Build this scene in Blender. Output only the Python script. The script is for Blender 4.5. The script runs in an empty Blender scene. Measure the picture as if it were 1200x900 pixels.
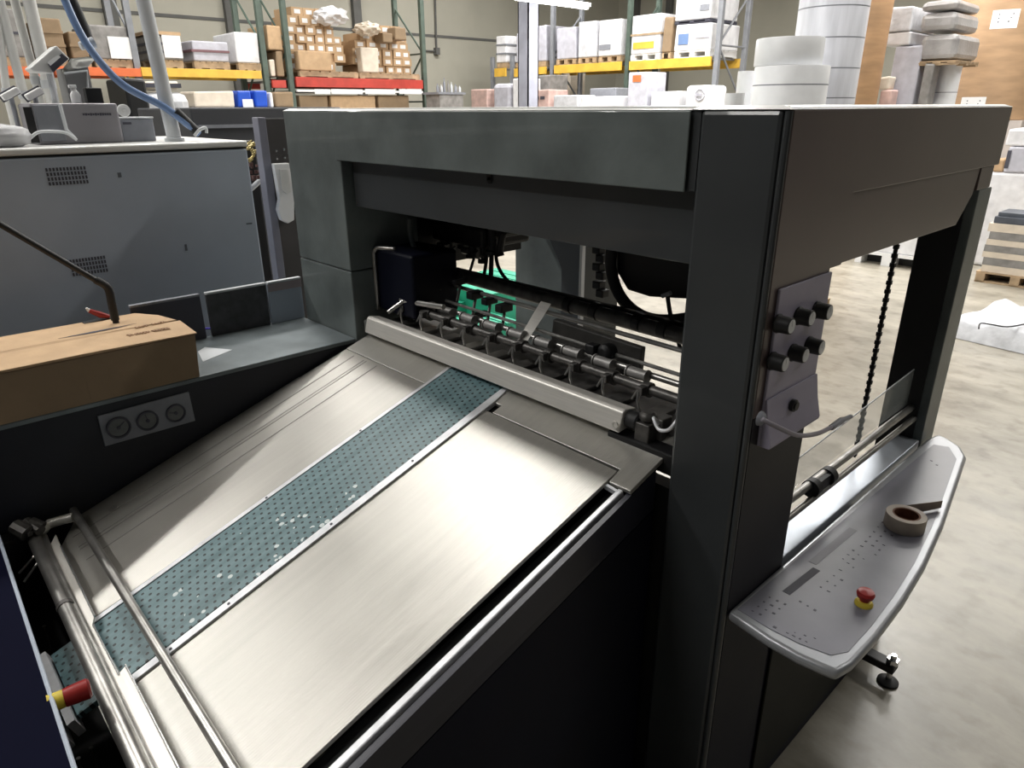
import bpy, bmesh, math, random
from mathutils import Vector, Matrix
random.seed(7)
SC = bpy.context.scene
COL = SC.collection
R = math.radians

# ---------------------------------------------------------------- camera
F_PX = 815.4
YAW, PITCH, ROLL = R(47.03), R(21.62), R(-0.341)
CAM = Vector((0.5786, -1.1623, 1.8627))
fw = Vector((-math.sin(YAW)*math.cos(PITCH), math.cos(YAW)*math.cos(PITCH), -math.sin(PITCH)))
rt = Vector((math.cos(YAW), math.sin(YAW), 0)); up = rt.cross(fw)
rt, up = math.cos(ROLL)*rt + math.sin(ROLL)*up, -math.sin(ROLL)*rt + math.cos(ROLL)*up
cd = bpy.data.cameras.new('camera'); cam = bpy.data.objects.new('camera', cd); COL.objects.link(cam)
cam.matrix_world = Matrix(((rt.x, up.x, -fw.x, CAM.x), (rt.y, up.y, -fw.y, CAM.y), (rt.z, up.z, -fw.z, CAM.z), (0, 0, 0, 1)))
cd.sensor_width = 36; cd.lens = F_PX/1200*36; cd.clip_start = .02; cd.clip_end = 200
SC.camera = cam

def P(u, v, ax, val):
    """point of a known plane (x, y or z = val) that stands at pixel u, v of the photograph"""
    d = fw + rt*(u-600)/F_PX - up*(v-450)/F_PX
    i = 'xyz'.index(ax)
    return CAM + d*((val-CAM[i])/d[i])

# ---------------------------------------------------------------- materials
def mat(name, col, rough=.5, metal=0., var=.0, vscale=6., bump=0., bscale=40., coat=0., spec=.5, alpha=None, emit=None, stretch=None, col2=None):
    m = bpy.data.materials.new(name); m.use_nodes = True
    nt = m.node_tree; b = nt.nodes['Principled BSDF']
    c = (col[0], col[1], col[2], 1)
    b.inputs['Base Color'].default_value = c
    b.inputs['Roughness'].default_value = rough; b.inputs['Metallic'].default_value = metal
    b.inputs['Coat Weight'].default_value = coat; b.inputs['Specular IOR Level'].default_value = spec
    if emit:
        b.inputs['Emission Color'].default_value = c; b.inputs['Emission Strength'].default_value = emit
    if var or bump:
        tc = nt.nodes.new('ShaderNodeTexCoord'); mp = nt.nodes.new('ShaderNodeMapping')
        nt.links.new(tc.outputs['Object'], mp.inputs[0])
        if stretch: mp.inputs['Scale'].default_value = stretch
    if var:
        n = nt.nodes.new('ShaderNodeTexNoise'); n.inputs['Scale'].default_value = vscale; n.inputs['Detail'].default_value = 5
        nt.links.new(mp.outputs[0], n.inputs['Vector'])
        r = nt.nodes.new('ShaderNodeValToRGB'); e = r.color_ramp.elements
        e[0].position = .32; e[1].position = .68
        if col2: a1, a2 = col2, col
        else: a1, a2 = [x*(1-var) for x in col], [min(1, x*(1+var)) for x in col]
        e[0].color = (*a1[:3], 1); e[1].color = (*a2[:3], 1)
        nt.links.new(n.outputs['Fac'], r.inputs[0]); nt.links.new(r.outputs[0], b.inputs['Base Color'])
        mr = nt.nodes.new('ShaderNodeMapRange'); mr.inputs['To Min'].default_value = max(.02, rough*(1-var*.5)); mr.inputs['To Max'].default_value = min(1, rough*(1+var*.5))
        nt.links.new(n.outputs['Fac'], mr.inputs[0]); nt.links.new(mr.outputs[0], b.inputs['Roughness'])
    if bump:
        n2 = nt.nodes.new('ShaderNodeTexNoise'); n2.inputs['Scale'].default_value = bscale
        nt.links.new(mp.outputs[0], n2.inputs['Vector'])
        bp = nt.nodes.new('ShaderNodeBump'); bp.inputs['Strength'].default_value = bump; bp.inputs['Distance'].default_value = .01
        nt.links.new(n2.outputs['Fac'], bp.inputs['Height']); nt.links.new(bp.outputs[0], b.inputs['Normal'])
    if alpha is not None: b.inputs['Alpha'].default_value = alpha
    return m

M = {}
M['frame'] = mat('dark_painted_steel', (.125, .145, .143), .42, var=.3, vscale=5, coat=.15, bump=.05, bscale=60)
M['frame2'] = mat('side_paint_with_reflection', (.125, .095, .09), .36, var=.12, vscale=3, coat=.15)  # brown reflection on the frame side painted into the colour
M['sidecol'] = mat('column_side_darkened', (.024, .023, .026), .5, var=.12, vscale=4, spec=.25)  # same side painted darker where the reflection fades
M['column'] = mat('frame_paint_darkened', (.038, .042, .045), .40, var=.12, vscale=4, coat=.1)  # darker copy of the frame paint; right column's dim reflection painted in
M['navy'] = mat('navy_painted_steel', (.004, .005, .013), .55, spec=.15, var=.2, vscale=3)
M['black'] = mat('black_plastic', (.008, .008, .009), .5, var=.2)
M['rubber'] = mat('black_rubber', (.012, .012, .013), .6, var=.2)
M['machine'] = mat('dark_machine_steel', (.11, .105, .10), .42, metal=.5, var=.4, vscale=30)
M['steel'] = mat('worn_steel', (.42, .41, .39), .34, metal=.9, var=.25, vscale=14)
M['roller'] = mat('grey_roller', (.30, .29, .28), .45, metal=.3, var=.2, vscale=20)
M['alu'] = mat('anodised_aluminium', (.74, .715, .67), .42, metal=.4, var=.06, vscale=10, stretch=(1, 20, 20))
M['bright'] = mat('polished_steel', (.75, .76, .78), .22, metal=.9, var=.08)
M['trim'] = mat('white_belt_edge', (.72, .73, .76), .4, metal=.3, var=.15, vscale=20)
M['cab'] = mat('blue_grey_cabinet_paint', (.42, .475, .56), .42, var=.07, vscale=3)
M['cabtop'] = mat('pale_cabinet_top', (.72, .72, .70), .3, var=.1, vscale=5)
M['cons'] = mat('grey_green_console_top', (.15, .175, .185), .45, var=.22, vscale=9)
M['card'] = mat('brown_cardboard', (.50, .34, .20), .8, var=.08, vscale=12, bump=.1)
M['carddark'] = mat('dark_and_shaded_cardboard', (.27, .19, .115), .85, var=.08, vscale=9, bump=.1)  # dark brown cartons, and the long box's shaded sides painted in
M['kraft'] = mat('kraft_paper', (.42, .27, .155), .55, var=.15, vscale=3, stretch=(1, 1, 4))
M['white'] = mat('white_wrap', (.74, .74, .76), .35, var=.1, vscale=9, bump=.2, bscale=14)
M['wrap'] = mat('milky_stretch_wrap', (.60, .61, .64), .3, var=.14, vscale=12, bump=.3, bscale=18)
M['lav'] = mat('pale_lavender_wrap', (.50, .50, .56), .35, var=.12, vscale=9, bump=.2, bscale=18)
M['cream'] = mat('cream_carton', (.66, .58, .48), .6, var=.1, vscale=9)
M['pink'] = mat('pinkish_carton', (.60, .42, .38), .6, var=.15, vscale=9)
M['greyload'] = mat('grey_load', (.24, .23, .22), .6, var=.25, vscale=9)
M['wood'] = mat('pallet_wood', (.40, .29, .18), .8, var=.25, vscale=9)
M['rackgreen'] = mat('rack_green_paint', (.075, .105, .085), .5, var=.2)
M['rackgrey'] = mat('rack_grey_paint', (.22, .23, .25), .5, var=.15)
M['orange'] = mat('orange_beam', (.72, .16, .05), .5, var=.1)
M['red'] = mat('red_beam', (.45, .045, .03), .5, var=.15)
M['yellow'] = mat('yellow_beam', (.75, .45, .06), .5, var=.12)
M['blue'] = mat('blue_plastic', (.02, .09, .55), .4, var=.1)
M['green'] = mat('green_plastic', (.02, .36, .22), .45, var=.2, vscale=5)
M['estop'] = mat('red_button', (.30, .02, .018), .35, var=.1)
M['ylw'] = mat('yellow_ring', (.65, .50, .05), .5, var=.1)
M['tray'] = mat('silver_lacquer', (.32, .33, .35), .32, metal=.35, var=.06)
M['panel'] = mat('lavender_grey_film', (.17, .17, .205), .34, var=.1, vscale=8)
M['ink'] = mat('dark_print', (.06, .06, .08), .6, var=.1)
M['knobpanel'] = mat('blue_lavender_panel', (.36, .335, .43), .5, var=.08)
M['tape'] = mat('masking_tape', (.42, .36, .30), .6, var=.08)
M['core'] = mat('tape_core', (.16, .065, .035), .8, var=.15)
M['paper'] = mat('white_paper', (.8, .8, .8), .6, var=.04)
M['gauge'] = mat('gauge_plate', (.24, .25, .28), .5, var=.08, vscale=20)
M['dial'] = mat('gauge_dial', (.14, .145, .145), .35, var=.15, vscale=40)
M['hoseblue'] = mat('blue_hose', (.16, .25, .45), .35, var=.1)
M['pipe'] = mat('pale_pipe', (.60, .62, .64), .35, var=.1)
M['bag'] = mat('grey_bag', (.42, .42, .43), .45, var=.15, bump=.3)
M['lamp'] = mat('lamp_tube', (1, .98, .93), .5, emit=14)

def glass_mat():
    m = bpy.data.materials.new('clear_guard'); m.use_nodes = True
    b = m.node_tree.nodes['Principled BSDF']
    b.inputs['Base Color'].default_value = (.8, .86, .84, 1); b.inputs['Roughness'].default_value = .08
    b.inputs['Alpha'].default_value = .18
    return m
M['clear'] = glass_mat()

def floor_mat():
    m = bpy.data.materials.new('polished_concrete'); m.use_nodes = True
    nt = m.node_tree; b = nt.nodes['Principled BSDF']
    tc = nt.nodes.new('ShaderNodeTexCoord')
    n1 = nt.nodes.new('ShaderNodeTexNoise'); n1.inputs['Scale'].default_value = 1.3; n1.inputs['Detail'].default_value = 8; n1.inputs['Roughness'].default_value = .65
    mp = nt.nodes.new('ShaderNodeMapping'); mp.inputs['Rotation'].default_value = (0, 0, .7); mp.inputs['Scale'].default_value = (1, 2.6, 1)
    nt.links.new(tc.outputs['Object'], mp.inputs[0]); nt.links.new(mp.outputs[0], n1.inputs[0])
    r = nt.nodes.new('ShaderNodeValToRGB'); e = r.color_ramp.elements
    e[0].position = .3; e[0].color = (.20, .182, .148, 1); e[1].position = .7; e[1].color = (.42, .388, .322, 1)
    nt.links.new(n1.outputs['Fac'], r.inputs[0])
    n2 = nt.nodes.new('ShaderNodeTexNoise'); n2.inputs['Scale'].default_value = 9; n2.inputs['Detail'].default_value = 6
    nt.links.new(tc.outputs['Object'], n2.inputs[0])
    r2 = nt.nodes.new('ShaderNodeValToRGB'); e = r2.color_ramp.elements
    e[0].position = .33; e[0].color = (.62, .60, .56, 1); e[1].position = .5; e[1].color = (1, 1, 1, 1)
    nt.links.new(n2.outputs['Fac'], r2.inputs[0])
    mx = nt.nodes.new('ShaderNodeMix'); mx.data_type = 'RGBA'; mx.blend_type = 'MULTIPLY'; mx.inputs[0].default_value = .6
    nt.links.new(r.outputs[0], mx.inputs[6]); nt.links.new(r2.outputs[0], mx.inputs[7]); nt.links.new(mx.outputs[2], b.inputs['Base Color'])
    mr = nt.nodes.new('ShaderNodeMapRange'); mr.inputs['To Min'].default_value = .22; mr.inputs['To Max'].default_value = .42
    nt.links.new(n1.outputs['Fac'], mr.inputs[0]); nt.links.new(mr.outputs[0], b.inputs['Roughness'])
    return m
M['floor'] = floor_mat()
M['wall'] = mat('beige_concrete_wall', (.44, .425, .36), .8, var=.07, vscale=.8, bump=.05)
M['walldark'] = mat('wall_pilaster', (.12, .12, .115), .8, var=.1)
M['ceil'] = mat('ceiling_deck', (.5, .5, .48), .8, var=.05)

def plate_mat(name, base, lines=900., rough=.33):
    """brushed, finely ribbed sheet steel, ribs running along the table's width axis"""
    m = bpy.data.materials.new(name); m.use_nodes = True
    nt = m.node_tree; b = nt.nodes['Principled BSDF']
    tc = nt.nodes.new('ShaderNodeTexCoord')
    mp = nt.nodes.new('ShaderNodeMapping'); mp.inputs['Scale'].default_value = (28, 1.2, 1)
    nt.links.new(tc.outputs['Object'], mp.inputs[0])
    n = nt.nodes.new('ShaderNodeTexNoise'); n.inputs['Scale'].default_value = 2.2; n.inputs['Detail'].default_value = 7
    nt.links.new(mp.outputs[0], n.inputs[0])
    n3 = nt.nodes.new('ShaderNodeTexNoise'); n3.inputs['Scale'].default_value = 5; n3.inputs['Detail'].default_value = 6
    nt.links.new(tc.outputs['Object'], n3.inputs[0])
    ad = nt.nodes.new('ShaderNodeMath'); ad.operation = 'ADD'; nt.links.new(n.outputs['Fac'], ad.inputs[0]); nt.links.new(n3.outputs['Fac'], ad.inputs[1])
    r = nt.nodes.new('ShaderNodeValToRGB'); e = r.color_ramp.elements
    e[0].position = .35; e[1].position = .68
    hf = nt.nodes.new('ShaderNodeMath'); hf.operation = 'MULTIPLY'; hf.inputs[1].default_value = .5; nt.links.new(ad.outputs[0], hf.inputs[0])
    e[0].color = (*[x*.90 for x in base], 1); e[1].color = (*[min(1, x*1.06) for x in base], 1)
    nt.links.new(hf.outputs[0], r.inputs[0]); nt.links.new(r.outputs[0], b.inputs['Base Color'])
    b.inputs['Metallic'].default_value = .75
    mr = nt.nodes.new('ShaderNodeMapRange'); mr.inputs['To Min'].default_value = rough*.75; mr.inputs['To Max'].default_value = rough*1.35
    nt.links.new(hf.outputs[0], mr.inputs[0]); nt.links.new(mr.outputs[0], b.inputs['Roughness'])
    w = nt.nodes.new('ShaderNodeTexWave'); w.wave_type = 'BANDS'; w.bands_direction = 'X'; w.inputs['Scale'].default_value = 55
    nt.links.new(tc.outputs['Object'], w.inputs[0])
    bp = nt.nodes.new('ShaderNodeBump'); bp.inputs['Strength'].default_value = .22; bp.inputs['Distance'].default_value = .002
    nt.links.new(w.outputs['Fac'], bp.inputs['Height']); nt.links.new(bp.outputs[0], b.inputs['Normal'])
    return m
M['plate'] = plate_mat('ribbed_sheet_steel', (.50, .485, .45), rough=.35)
M['plate2'] = plate_mat('sheet_steel_upper', (.60, .585, .545), rough=.38)

def belt_mat():
    m = bpy.data.materials.new('perforated_teal_belt'); m.use_nodes = True
    nt = m.node_tree; b = nt.nodes['Principled BSDF']
    tc = nt.nodes.new('ShaderNodeTexCoord'); sp = nt.nodes.new('ShaderNodeSeparateXYZ')
    nt.links.new(tc.outputs['Object'], sp.inputs[0])
    def mth(op, a, bb=None, c=None):
        q = nt.nodes.new('ShaderNodeMath'); q.operation = op
        for i, s in enumerate((a, bb, c)):
            if s is None: continue
            if isinstance(s, (int, float)): q.inputs[i].default_value = s
            else: nt.links.new(s, q.inputs[i])
        return q.outputs[0]
    px, py = .0185, .0195
    fx = mth('DIVIDE', sp.outputs[0], px); fy = mth('DIVIDE', sp.outputs[1], py)
    ox = mth('MULTIPLY', mth('FLOOR', fx), .37); fy = mth('ADD', fy, ox)
    dx = mth('MULTIPLY', mth('SUBTRACT', mth('FRACT', fx), .5), px); dy = mth('MULTIPLY', mth('SUBTRACT', mth('FRACT', fy), .5), py)
    d = mth('SQRT', mth('ADD', mth('MULTIPLY', dx, dx), mth('MULTIPLY', dy, dy)))
    hole = mth('LESS_THAN', d, .0038)
    n = nt.nodes.new('ShaderNodeTexNoise'); n.inputs['Scale'].default_value = 3; n.inputs['Detail'].default_value = 6
    mp = nt.nodes.new('ShaderNodeMapping'); mp.inputs['Scale'].default_value = (16, 1, 1); nt.links.new(tc.outputs['Object'], mp.inputs[0]); nt.links.new(mp.outputs[0], n.inputs[0])
    r = nt.nodes.new('ShaderNodeValToRGB'); e = r.color_ramp.elements
    e[0].position = .3; e[0].color = (.085, .155, .170, 1); e[1].position = .7; e[1].color = (.16, .255, .275, 1)
    nt.links.new(n.outputs['Fac'], r.inputs[0])
    mx = nt.nodes.new('ShaderNodeMix'); mx.data_type = 'RGBA'; nt.links.new(hole, mx.inputs[0]); nt.links.new(r.outputs[0], mx.inputs[6]); mx.inputs[7].default_value = (.012, .02, .022, 1)
    # worn pale chips in two bands
    v = nt.nodes.new('ShaderNodeTexVoronoi'); v.inputs['Scale'].default_value = 72; v.inputs['Randomness'].default_value = 1
    nt.links.new(tc.outputs['Object'], v.inputs[0])
    sc = nt.nodes.new('ShaderNodeSeparateColor'); nt.links.new(v.outputs['Color'], sc.inputs[0])
    chip = mth('MULTIPLY', mth('LESS_THAN', v.outputs['Distance'], .46), mth('GREATER_THAN', sc.outputs[0], .84))
    nb = nt.nodes.new('ShaderNodeTexNoise'); nb.inputs['Scale'].default_value = 7; nt.links.new(tc.outputs['Object'], nb.inputs[0])
    band = mth('MULTIPLY', mth('MULTIPLY', mth('LESS_THAN', sp.outputs[1], -.42), mth('GREATER_THAN', sp.outputs[1], -.90)), mth('GREATER_THAN', nb.outputs['Fac'], .53))
    chip = mth('MULTIPLY', chip, band)
    mx2 = nt.nodes.new('ShaderNodeMix'); mx2.data_type = 'RGBA'; nt.links.new(chip, mx2.inputs[0]); nt.links.new(mx.outputs[2], mx2.inputs[6]); mx2.inputs[7].default_value = (.6, .66, .66, 1)
    nt.links.new(mx2.outputs[2], b.inputs['Base Color'])
    b.inputs['Roughness'].default_value = .4
    return m
M['belt'] = belt_mat()
M['groove'] = mat('dull_steel_groove', (.30, .29, .27), .5, metal=.6, var=.1)

# ---------------------------------------------------------------- mesh helpers
def B(): return bmesh.new()
def box(bm, x0, x1, y0, y1, z0, z1, mx=None):
    vs = [bm.verts.new(v) for v in ((x0, y0, z0), (x1, y0, z0), (x1, y1, z0), (x0, y1, z0), (x0, y0, z1), (x1, y0, z1), (x1, y1, z1), (x0, y1, z1))]
    if mx is not None:
        for v in vs: v.co = mx @ v.co
    for f in ((3, 2, 1, 0), (4, 5, 6, 7), (0, 1, 5, 4), (1, 2, 6, 5), (2, 3, 7, 6), (3, 0, 4, 7)): bm.faces.new([vs[i] for i in f])
    return bm
def prism(bm, pts, off):
    """polygon pts (3-D, planar) extruded by the vector off"""
    off = Vector(off)
    a = [bm.verts.new(p) for p in pts]; b = [bm.verts.new(Vector(p)+off) for p in pts]
    n = len(pts)
    bm.faces.new(a[::-1]); bm.faces.new(b)
    for i in range(n): bm.faces.new((a[i], a[(i+1) % n], b[(i+1) % n], b[i]))
    bmesh.ops.recalc_face_normals(bm, faces=bm.faces)
    return bm
def tube(bm, pts, r, n=12, cap=True):
    pts = [Vector(p) for p in pts]; rings = []
    rs = r if isinstance(r, (list, tuple)) else [r]*len(pts)
    prev = None
    for i, p in enumerate(pts):
        t = (pts[min(i+1, len(pts)-1)] - pts[max(i-1, 0)]).normalized()
        if prev is None:
            a = t.cross(Vector((0, 0, 1)))
            if a.length < .05: a = t.cross(Vector((1, 0, 0)))
        else: a = prev - t*prev.dot(t)
        a.normalize(); prev = a; b = t.cross(a)
        rings.append([bm.verts.new(p + (a*math.cos(2*math.pi*k/n) + b*math.sin(2*math.pi*k/n))*rs[i]) for k in range(n)])
    for i in range(len(rings)-1):
        for k in range(n): bm.faces.new((rings[i][k], rings[i][(k+1) % n], rings[i+1][(k+1) % n], rings[i+1][k]))
    if cap: bm.faces.new(rings[0][::-1]); bm.faces.new(rings[-1])
    return bm
def smooth_path(pts, k=6):
    pts = [Vector(p) for p in pts]; out = []
    for i in range(len(pts)-1):
        p0, p1, p2, p3 = pts[max(i-1, 0)], pts[i], pts[i+1], pts[min(i+2, len(pts)-1)]
        for j in range(k):
            t = j/k
            out.append(.5*((2*p1) + (p2-p0)*t + (2*p0-5*p1+4*p2-p3)*t*t + (3*p1-p0-3*p2+p3)*t**3))
    out.append(pts[-1]); return out
def lathe(bm, prof, c, n=32, mx=None):
    """prof: (radius, height) pairs turned about the z axis at c"""
    c = Vector(c); rings = []
    for r, h in prof: rings.append([bm.verts.new(Vector((r*math.cos(2*math.pi*k/n), r*math.sin(2*math.pi*k/n), h))) for k in range(n)])
    for ring in rings:
        for v in ring: v.co = c + (mx @ v.co if mx is not None else v.co)
    for i in range(len(rings)-1):
        for k in range(n): bm.faces.new((rings[i][k], rings[i][(k+1) % n], rings[i+1][(k+1) % n], rings[i+1][k]))
    if prof[0][0] > 1e-5: bm.faces.new(rings[0][::-1])
    if prof[-1][0] > 1e-5: bm.faces.new(rings[-1])
    bmesh.ops.remove_doubles(bm, verts=bm.verts, dist=1e-6)
    bmesh.ops.recalc_face_normals(bm, faces=bm.faces)
    return bm

def obj(name, bm, m, parent=None, bev=0., smooth=False, seg=2, label=None):
    me = bpy.data.meshes.new(name)
    if parent is not None:
        off = Vector(parent['_o']) if '_o' in parent else Vector((0, 0, 0))
        bmesh.ops.translate(bm, verts=bm.verts, vec=-off)
    bm.to_mesh(me); bm.free()
    o = bpy.data.objects.new(name, me); COL.objects.link(o)
    me.materials.append(M[m] if isinstance(m, str) else m)
    if parent is not None:
        o.parent = parent
        if parent.type == 'MESH': pass
    if bev:
        b = o.modifiers.new('bevel', 'BEVEL'); b.width = bev; b.segments = seg; b.limit_method = 'ANGLE'; b.angle_limit = R(40)
    if smooth:
        for p in me.polygons: p.use_smooth = True
        if smooth == 'auto':
            me.set_sharp_from_angle(angle=R(35))
    if label: o['label'] = label
    return o
def tag(o, label, cat, group=None):
    o['label'] = label; o['category'] = cat
    if group: o['group'] = group
    return o
ORIG = []
def thing(name, label, cat, loc=(0, 0, 0), group=None):
    o = bpy.data.objects.new(name, None); COL.objects.link(o); o.location = loc
    o.empty_display_size = .1
    o['_o'] = list(loc); ORIG.append(o)
    return tag(o, label, cat, group)
def sub(name, bm, m, part, **k):
    """sub-part: the part's mesh shares its thing's frame"""
    root = part.parent
    if '_o' in root: part['_o'] = list(root['_o']); ORIG.append(part)
    return obj(name, bm, m, part, **k)
def single(name, bm, m, label, cat, group=None, origin=None, **k):
    """a thing that is one mesh, its origin at its base"""
    bm.verts.ensure_lookup_table()
    xs = [v.co.copy() for v in bm.verts]
    if origin is None:
        origin = Vector(((min(v.x for v in xs)+max(v.x for v in xs))/2, (min(v.y for v in xs)+max(v.y for v in xs))/2, min(v.z for v in xs)))
    bmesh.ops.translate(bm, verts=bm.verts, vec=-Vector(origin))
    o = obj(name, bm, m, None, **k); o.location = origin
    return tag(o, label, cat, group)
def struct(name, bm, m, parent=None):
    o = obj(name, bm, m, parent)
    o['kind'] = 'structure'
    return o

# ---------------------------------------------------------------- room
struct('floor', box(B(), -15.3, 8, -8, 18.3, -.1, 0), 'floor')
struct('wall_left', box(B(), -15.3, -15, -8, 18, 0, 7), 'wall')
struct('wall_back', box(B(), -15, 8, 18, 18.3, 0, 7), 'wall')
struct('ceiling', box(B(), -15.3, 8, -8, 18.3, 7, 7.2), 'ceil')
for i, (u, w) in enumerate([(128, 9), (267, 7), (417, 8)]):
    p = P(u, 5, 'x', -14.94); q = .10*w/8
    struct('trim_%d' % (i+1), box(B(), -15, -14.88, p.y-q, p.y+q, 0, 7), 'walldark')
for i, (u, w) in enumerate([(747, 4), (717, 4), (785, 5)]):
    p = P(u, 5, 'y', 17.94); q = .10*w/5
    struct('trim_%d' % (i+4), box(B(), p.x-q, p.x+q, 17.88, 18, 0, 7), 'walldark')
p = P(560, 46, 'x', -14.98)
struct('trim_7', box(B(), -15, -14.985, -8, 17.9, p.z-.03, p.z+.03), 'walldark')
# conduit with a small box on the bare wall
bm = B(); a = P(513, 0, 'x', -14.9); b_ = P(513, 60, 'x', -14.9)
tube(bm, [(-14.95, a.y, 6.9), (-14.95, b_.y, b_.z)], .025, 8); tube(bm, [(-14.95, b_.y, b_.z), (-14.95, b_.y-.35, b_.z)], .02, 8)
box(bm, -15, -14.88, b_.y-.06, b_.y+.06, b_.z-.08, b_.z+.08)
single('wall_conduit', bm, 'walldark', 'thin dark conduit running down the bare beige wall', 'pipe')

# steel column in front of the racks
bm = B(); c = P(619, 100, 'y', 8.0)
s = .125
for args in ((-s, s, -s, -s+.02), (-s, s, s-.02, s)): box(bm, c.x+args[0], c.x+args[1], 8+args[2], 8+args[3], 0, 7)
box(bm, c.x-s, c.x-s+.02, 8-s, 8+s, 0, 7); box(bm, c.x+s-.02, c.x+s, 8-s, 8+s, 0, 7)
box(bm, c.x-.2, c.x+.2, 7.8, 8.2, 0, .02)
single('steel_column', bm, mat('grey_lavender_column', (.30, .31, .37), .45, var=.1), 'square grey steel building column rising in front of the racks', 'column')

# ---------------------------------------------------------------- feeder frame
fr = thing('feeder_frame', 'dark grey painted portal frame of the printing press feeder, open in the middle', 'press feeder', (-.9, .6, 0))
XL, XLI, XRI = -1.8, -1.448, -.168
obj('left_column', box(box(B(), XL, XLI, 0, .28, 0, 1.361), XL, XLI, 0, .28, 1.364, 1.858), 'frame', fr, bev=.004)
cl = obj('right_column', box(B(), XRI, -.012, 0, .257, 0, 1.858), 'column', fr, bev=.008)
bm = prism(B(), [(-.0095, y, z) for y, z in ((.014, 1.30), (.257, 1.30), (.257, 1.558), (.309, 1.558), (.309, 1.7025), (1.318, 1.7025), (1.318, 1.858), (.014, 1.858))], (.0095, 0, 0))
obj('side_panel', bm, 'frame2', fr, bev=.002)
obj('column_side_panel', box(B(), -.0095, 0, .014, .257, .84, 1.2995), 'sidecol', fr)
obj('column_foot_panel', box(B(), -.0095, 0, .014, .257, 0, .8395), 'navy', fr)  # navy paints the dark lower end of the side's reflection
obj('front_beam', box(B(), -1.469, -.1865, -.005, -.0005, 1.714, 1.857), 'frame', fr, bev=.003)
obj('front_beam_core', box(B(), XLI+.002, XRI-.001, .004, .032, 1.716, 1.857), 'column', fr)
obj('lower_cross_panel', box(B(), XLI+.002, XRI-.002, .02, .06, 0, 1.07), 'black', fr)
hb = obj('inner_beam', box(B(), -1.436, XRI+.004, .034, .075, 1.572, 1.72), 'column', fr, bev=.003)
c = P(574.5, 211, 'y', .034)
bm = B(); lathe(bm, [(.0085, 0), (.0085, .004)], (c.x, .0335, c.z), 20, Matrix.Rotation(R(90), 4, 'X')); box(bm, c.x-.0085, c.x+.0085, .0295, .0335, c.z, c.z+.014)
sub('bolt_hole', bm, 'black', hb)
obj('side_beam_core', box(B(), -.05, -.0096, .2575, 1.318, 1.702, 1.857), 'frame2', fr)

pts = [(-.045, .2575, 1.558), (-.045, 1.07, 1.558), (-.045, 1.10, 1.60), (-.045, 1.13, 1.70), (-.045, 1.29, 1.70), (-.045, 1.29, 1.7019), (-.045, .2575, 1.7019)]
pts = [(-.045, .3095, 1.558), (-.045, 1.06, 1.556), (-.045, 1.15, 1.63), (-.045, 1.17, 1.7019), (-.045, .3095, 1.7019)]
obj('side_beam_skirt', prism(B(), pts, (.038, 0, 0)), 'frame2', fr, bev=.002)
obj('side_lintel', box(B(), -.03, -.004, 1.17, 1.292, 1.64, 1.7015), 'frame2', fr, bev=.002)
obj('rear_right_post', box(B(), -.135, -.004, 1.2, 1.3225, .60, 1.6395), 'frame', fr, bev=.003, label='slim grey rear post beside the open side')
obj('rear_post_shade', box(B(), -.135, -.03, 1.19, 1.199, .60, 1.70), 'black', fr)  # black sheet painted in for the shade on the post's near face
a = P(605, 300, 'y', 1.08); b_ = P(662, 300, 'y', 1.08); c_ = P(688, 300, 'y', 1.08)
obj('rear_left_post', box(B(), XL, b_.x, 1.08, 1.32, 0, 1.7), 'frame', fr, bev=.003)
bm = prism(B(), [(b_.x-.16, 1.075, 1.45), (b_.x, 1.075, 1.45), (b_.x, 1.075, 1.2)], (0, -.01, 0))
obj('gusset_plate', bm, 'column', fr)
obj('rear_left_post_cheek', box(B(), b_.x+.001, c_.x, 1.06, 1.30, 0, 1.7), 'column', fr)
p = P(689, 315, 'y', 1.04)
obj('light_curtain', box(B(), c_.x+.002, c_.x+.016, 1.03, 1.05, .95, 1.45), 'paper', fr, label='thin white upright strip beside the rear post')
obj('rear_beam', box(B(), XL, -.05, 1.20, 1.31, 1.702, 1.858), 'frame2', fr)
obj('left_side_beam', box(B(), XL, XLI, .28, 1.08, 1.56, 1.858), 'column', fr)
obj('left_side_skirt', box(B(), XLI-.05, XLI, .281, .78, P(500, 312, 'x', XLI).z, 1.5595), 'black', fr)
obj('top_cover', box(box(B(), -1.72, -.19, .012, 1.17, 1.8585, 1.8645), -.185, -.004, .012, 1.30, 1.8585, 1.8615), 'cabtop', fr, label='pale top cover plates seen edge-on')  # bright grazing reflection of the top painted in as a pale colour
obj('inner_roof', box(B(), XLI, -.05, .08, 1.19, 1.80, 1.856), 'black', fr)
lip = prism(B(), [(-1.80, -.001, 1.8585), (-.186, -.001, 1.8585), (-.186, .022, 1.8655), (-1.80, .022, 1.8655)], (0, .0005, -.0008))
obj('top_edge_sheen', lip, 'cabtop', fr, label='pale strip painted as the bright sheen along the top edge')  # white slope stands for light reflected along the cover's edge
lip = prism(B(), [(-.183, -.001, 1.859), (-.001, -.001, 1.859), (-.012, .022, 1.865), (-.183, .022, 1.865)], (0, .0005, -.0008))
prism(lip, [(.0, .0, 1.859), (.0, 1.318, 1.859), (-.022, 1.318, 1.8655), (-.022, .02, 1.8655)], (-.0005, 0, -.0008))
obj('top_edge_sheen', lip, 'cabtop', fr, label='pale strip painted as the bright sheen along the top edge')
# corner strip of the right column
obj('corner_trim', tube(B(), [(-.006, .008, .0), (-.006, .008, 1.856)], .0065, 10), 'column', fr, smooth='auto')
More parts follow.
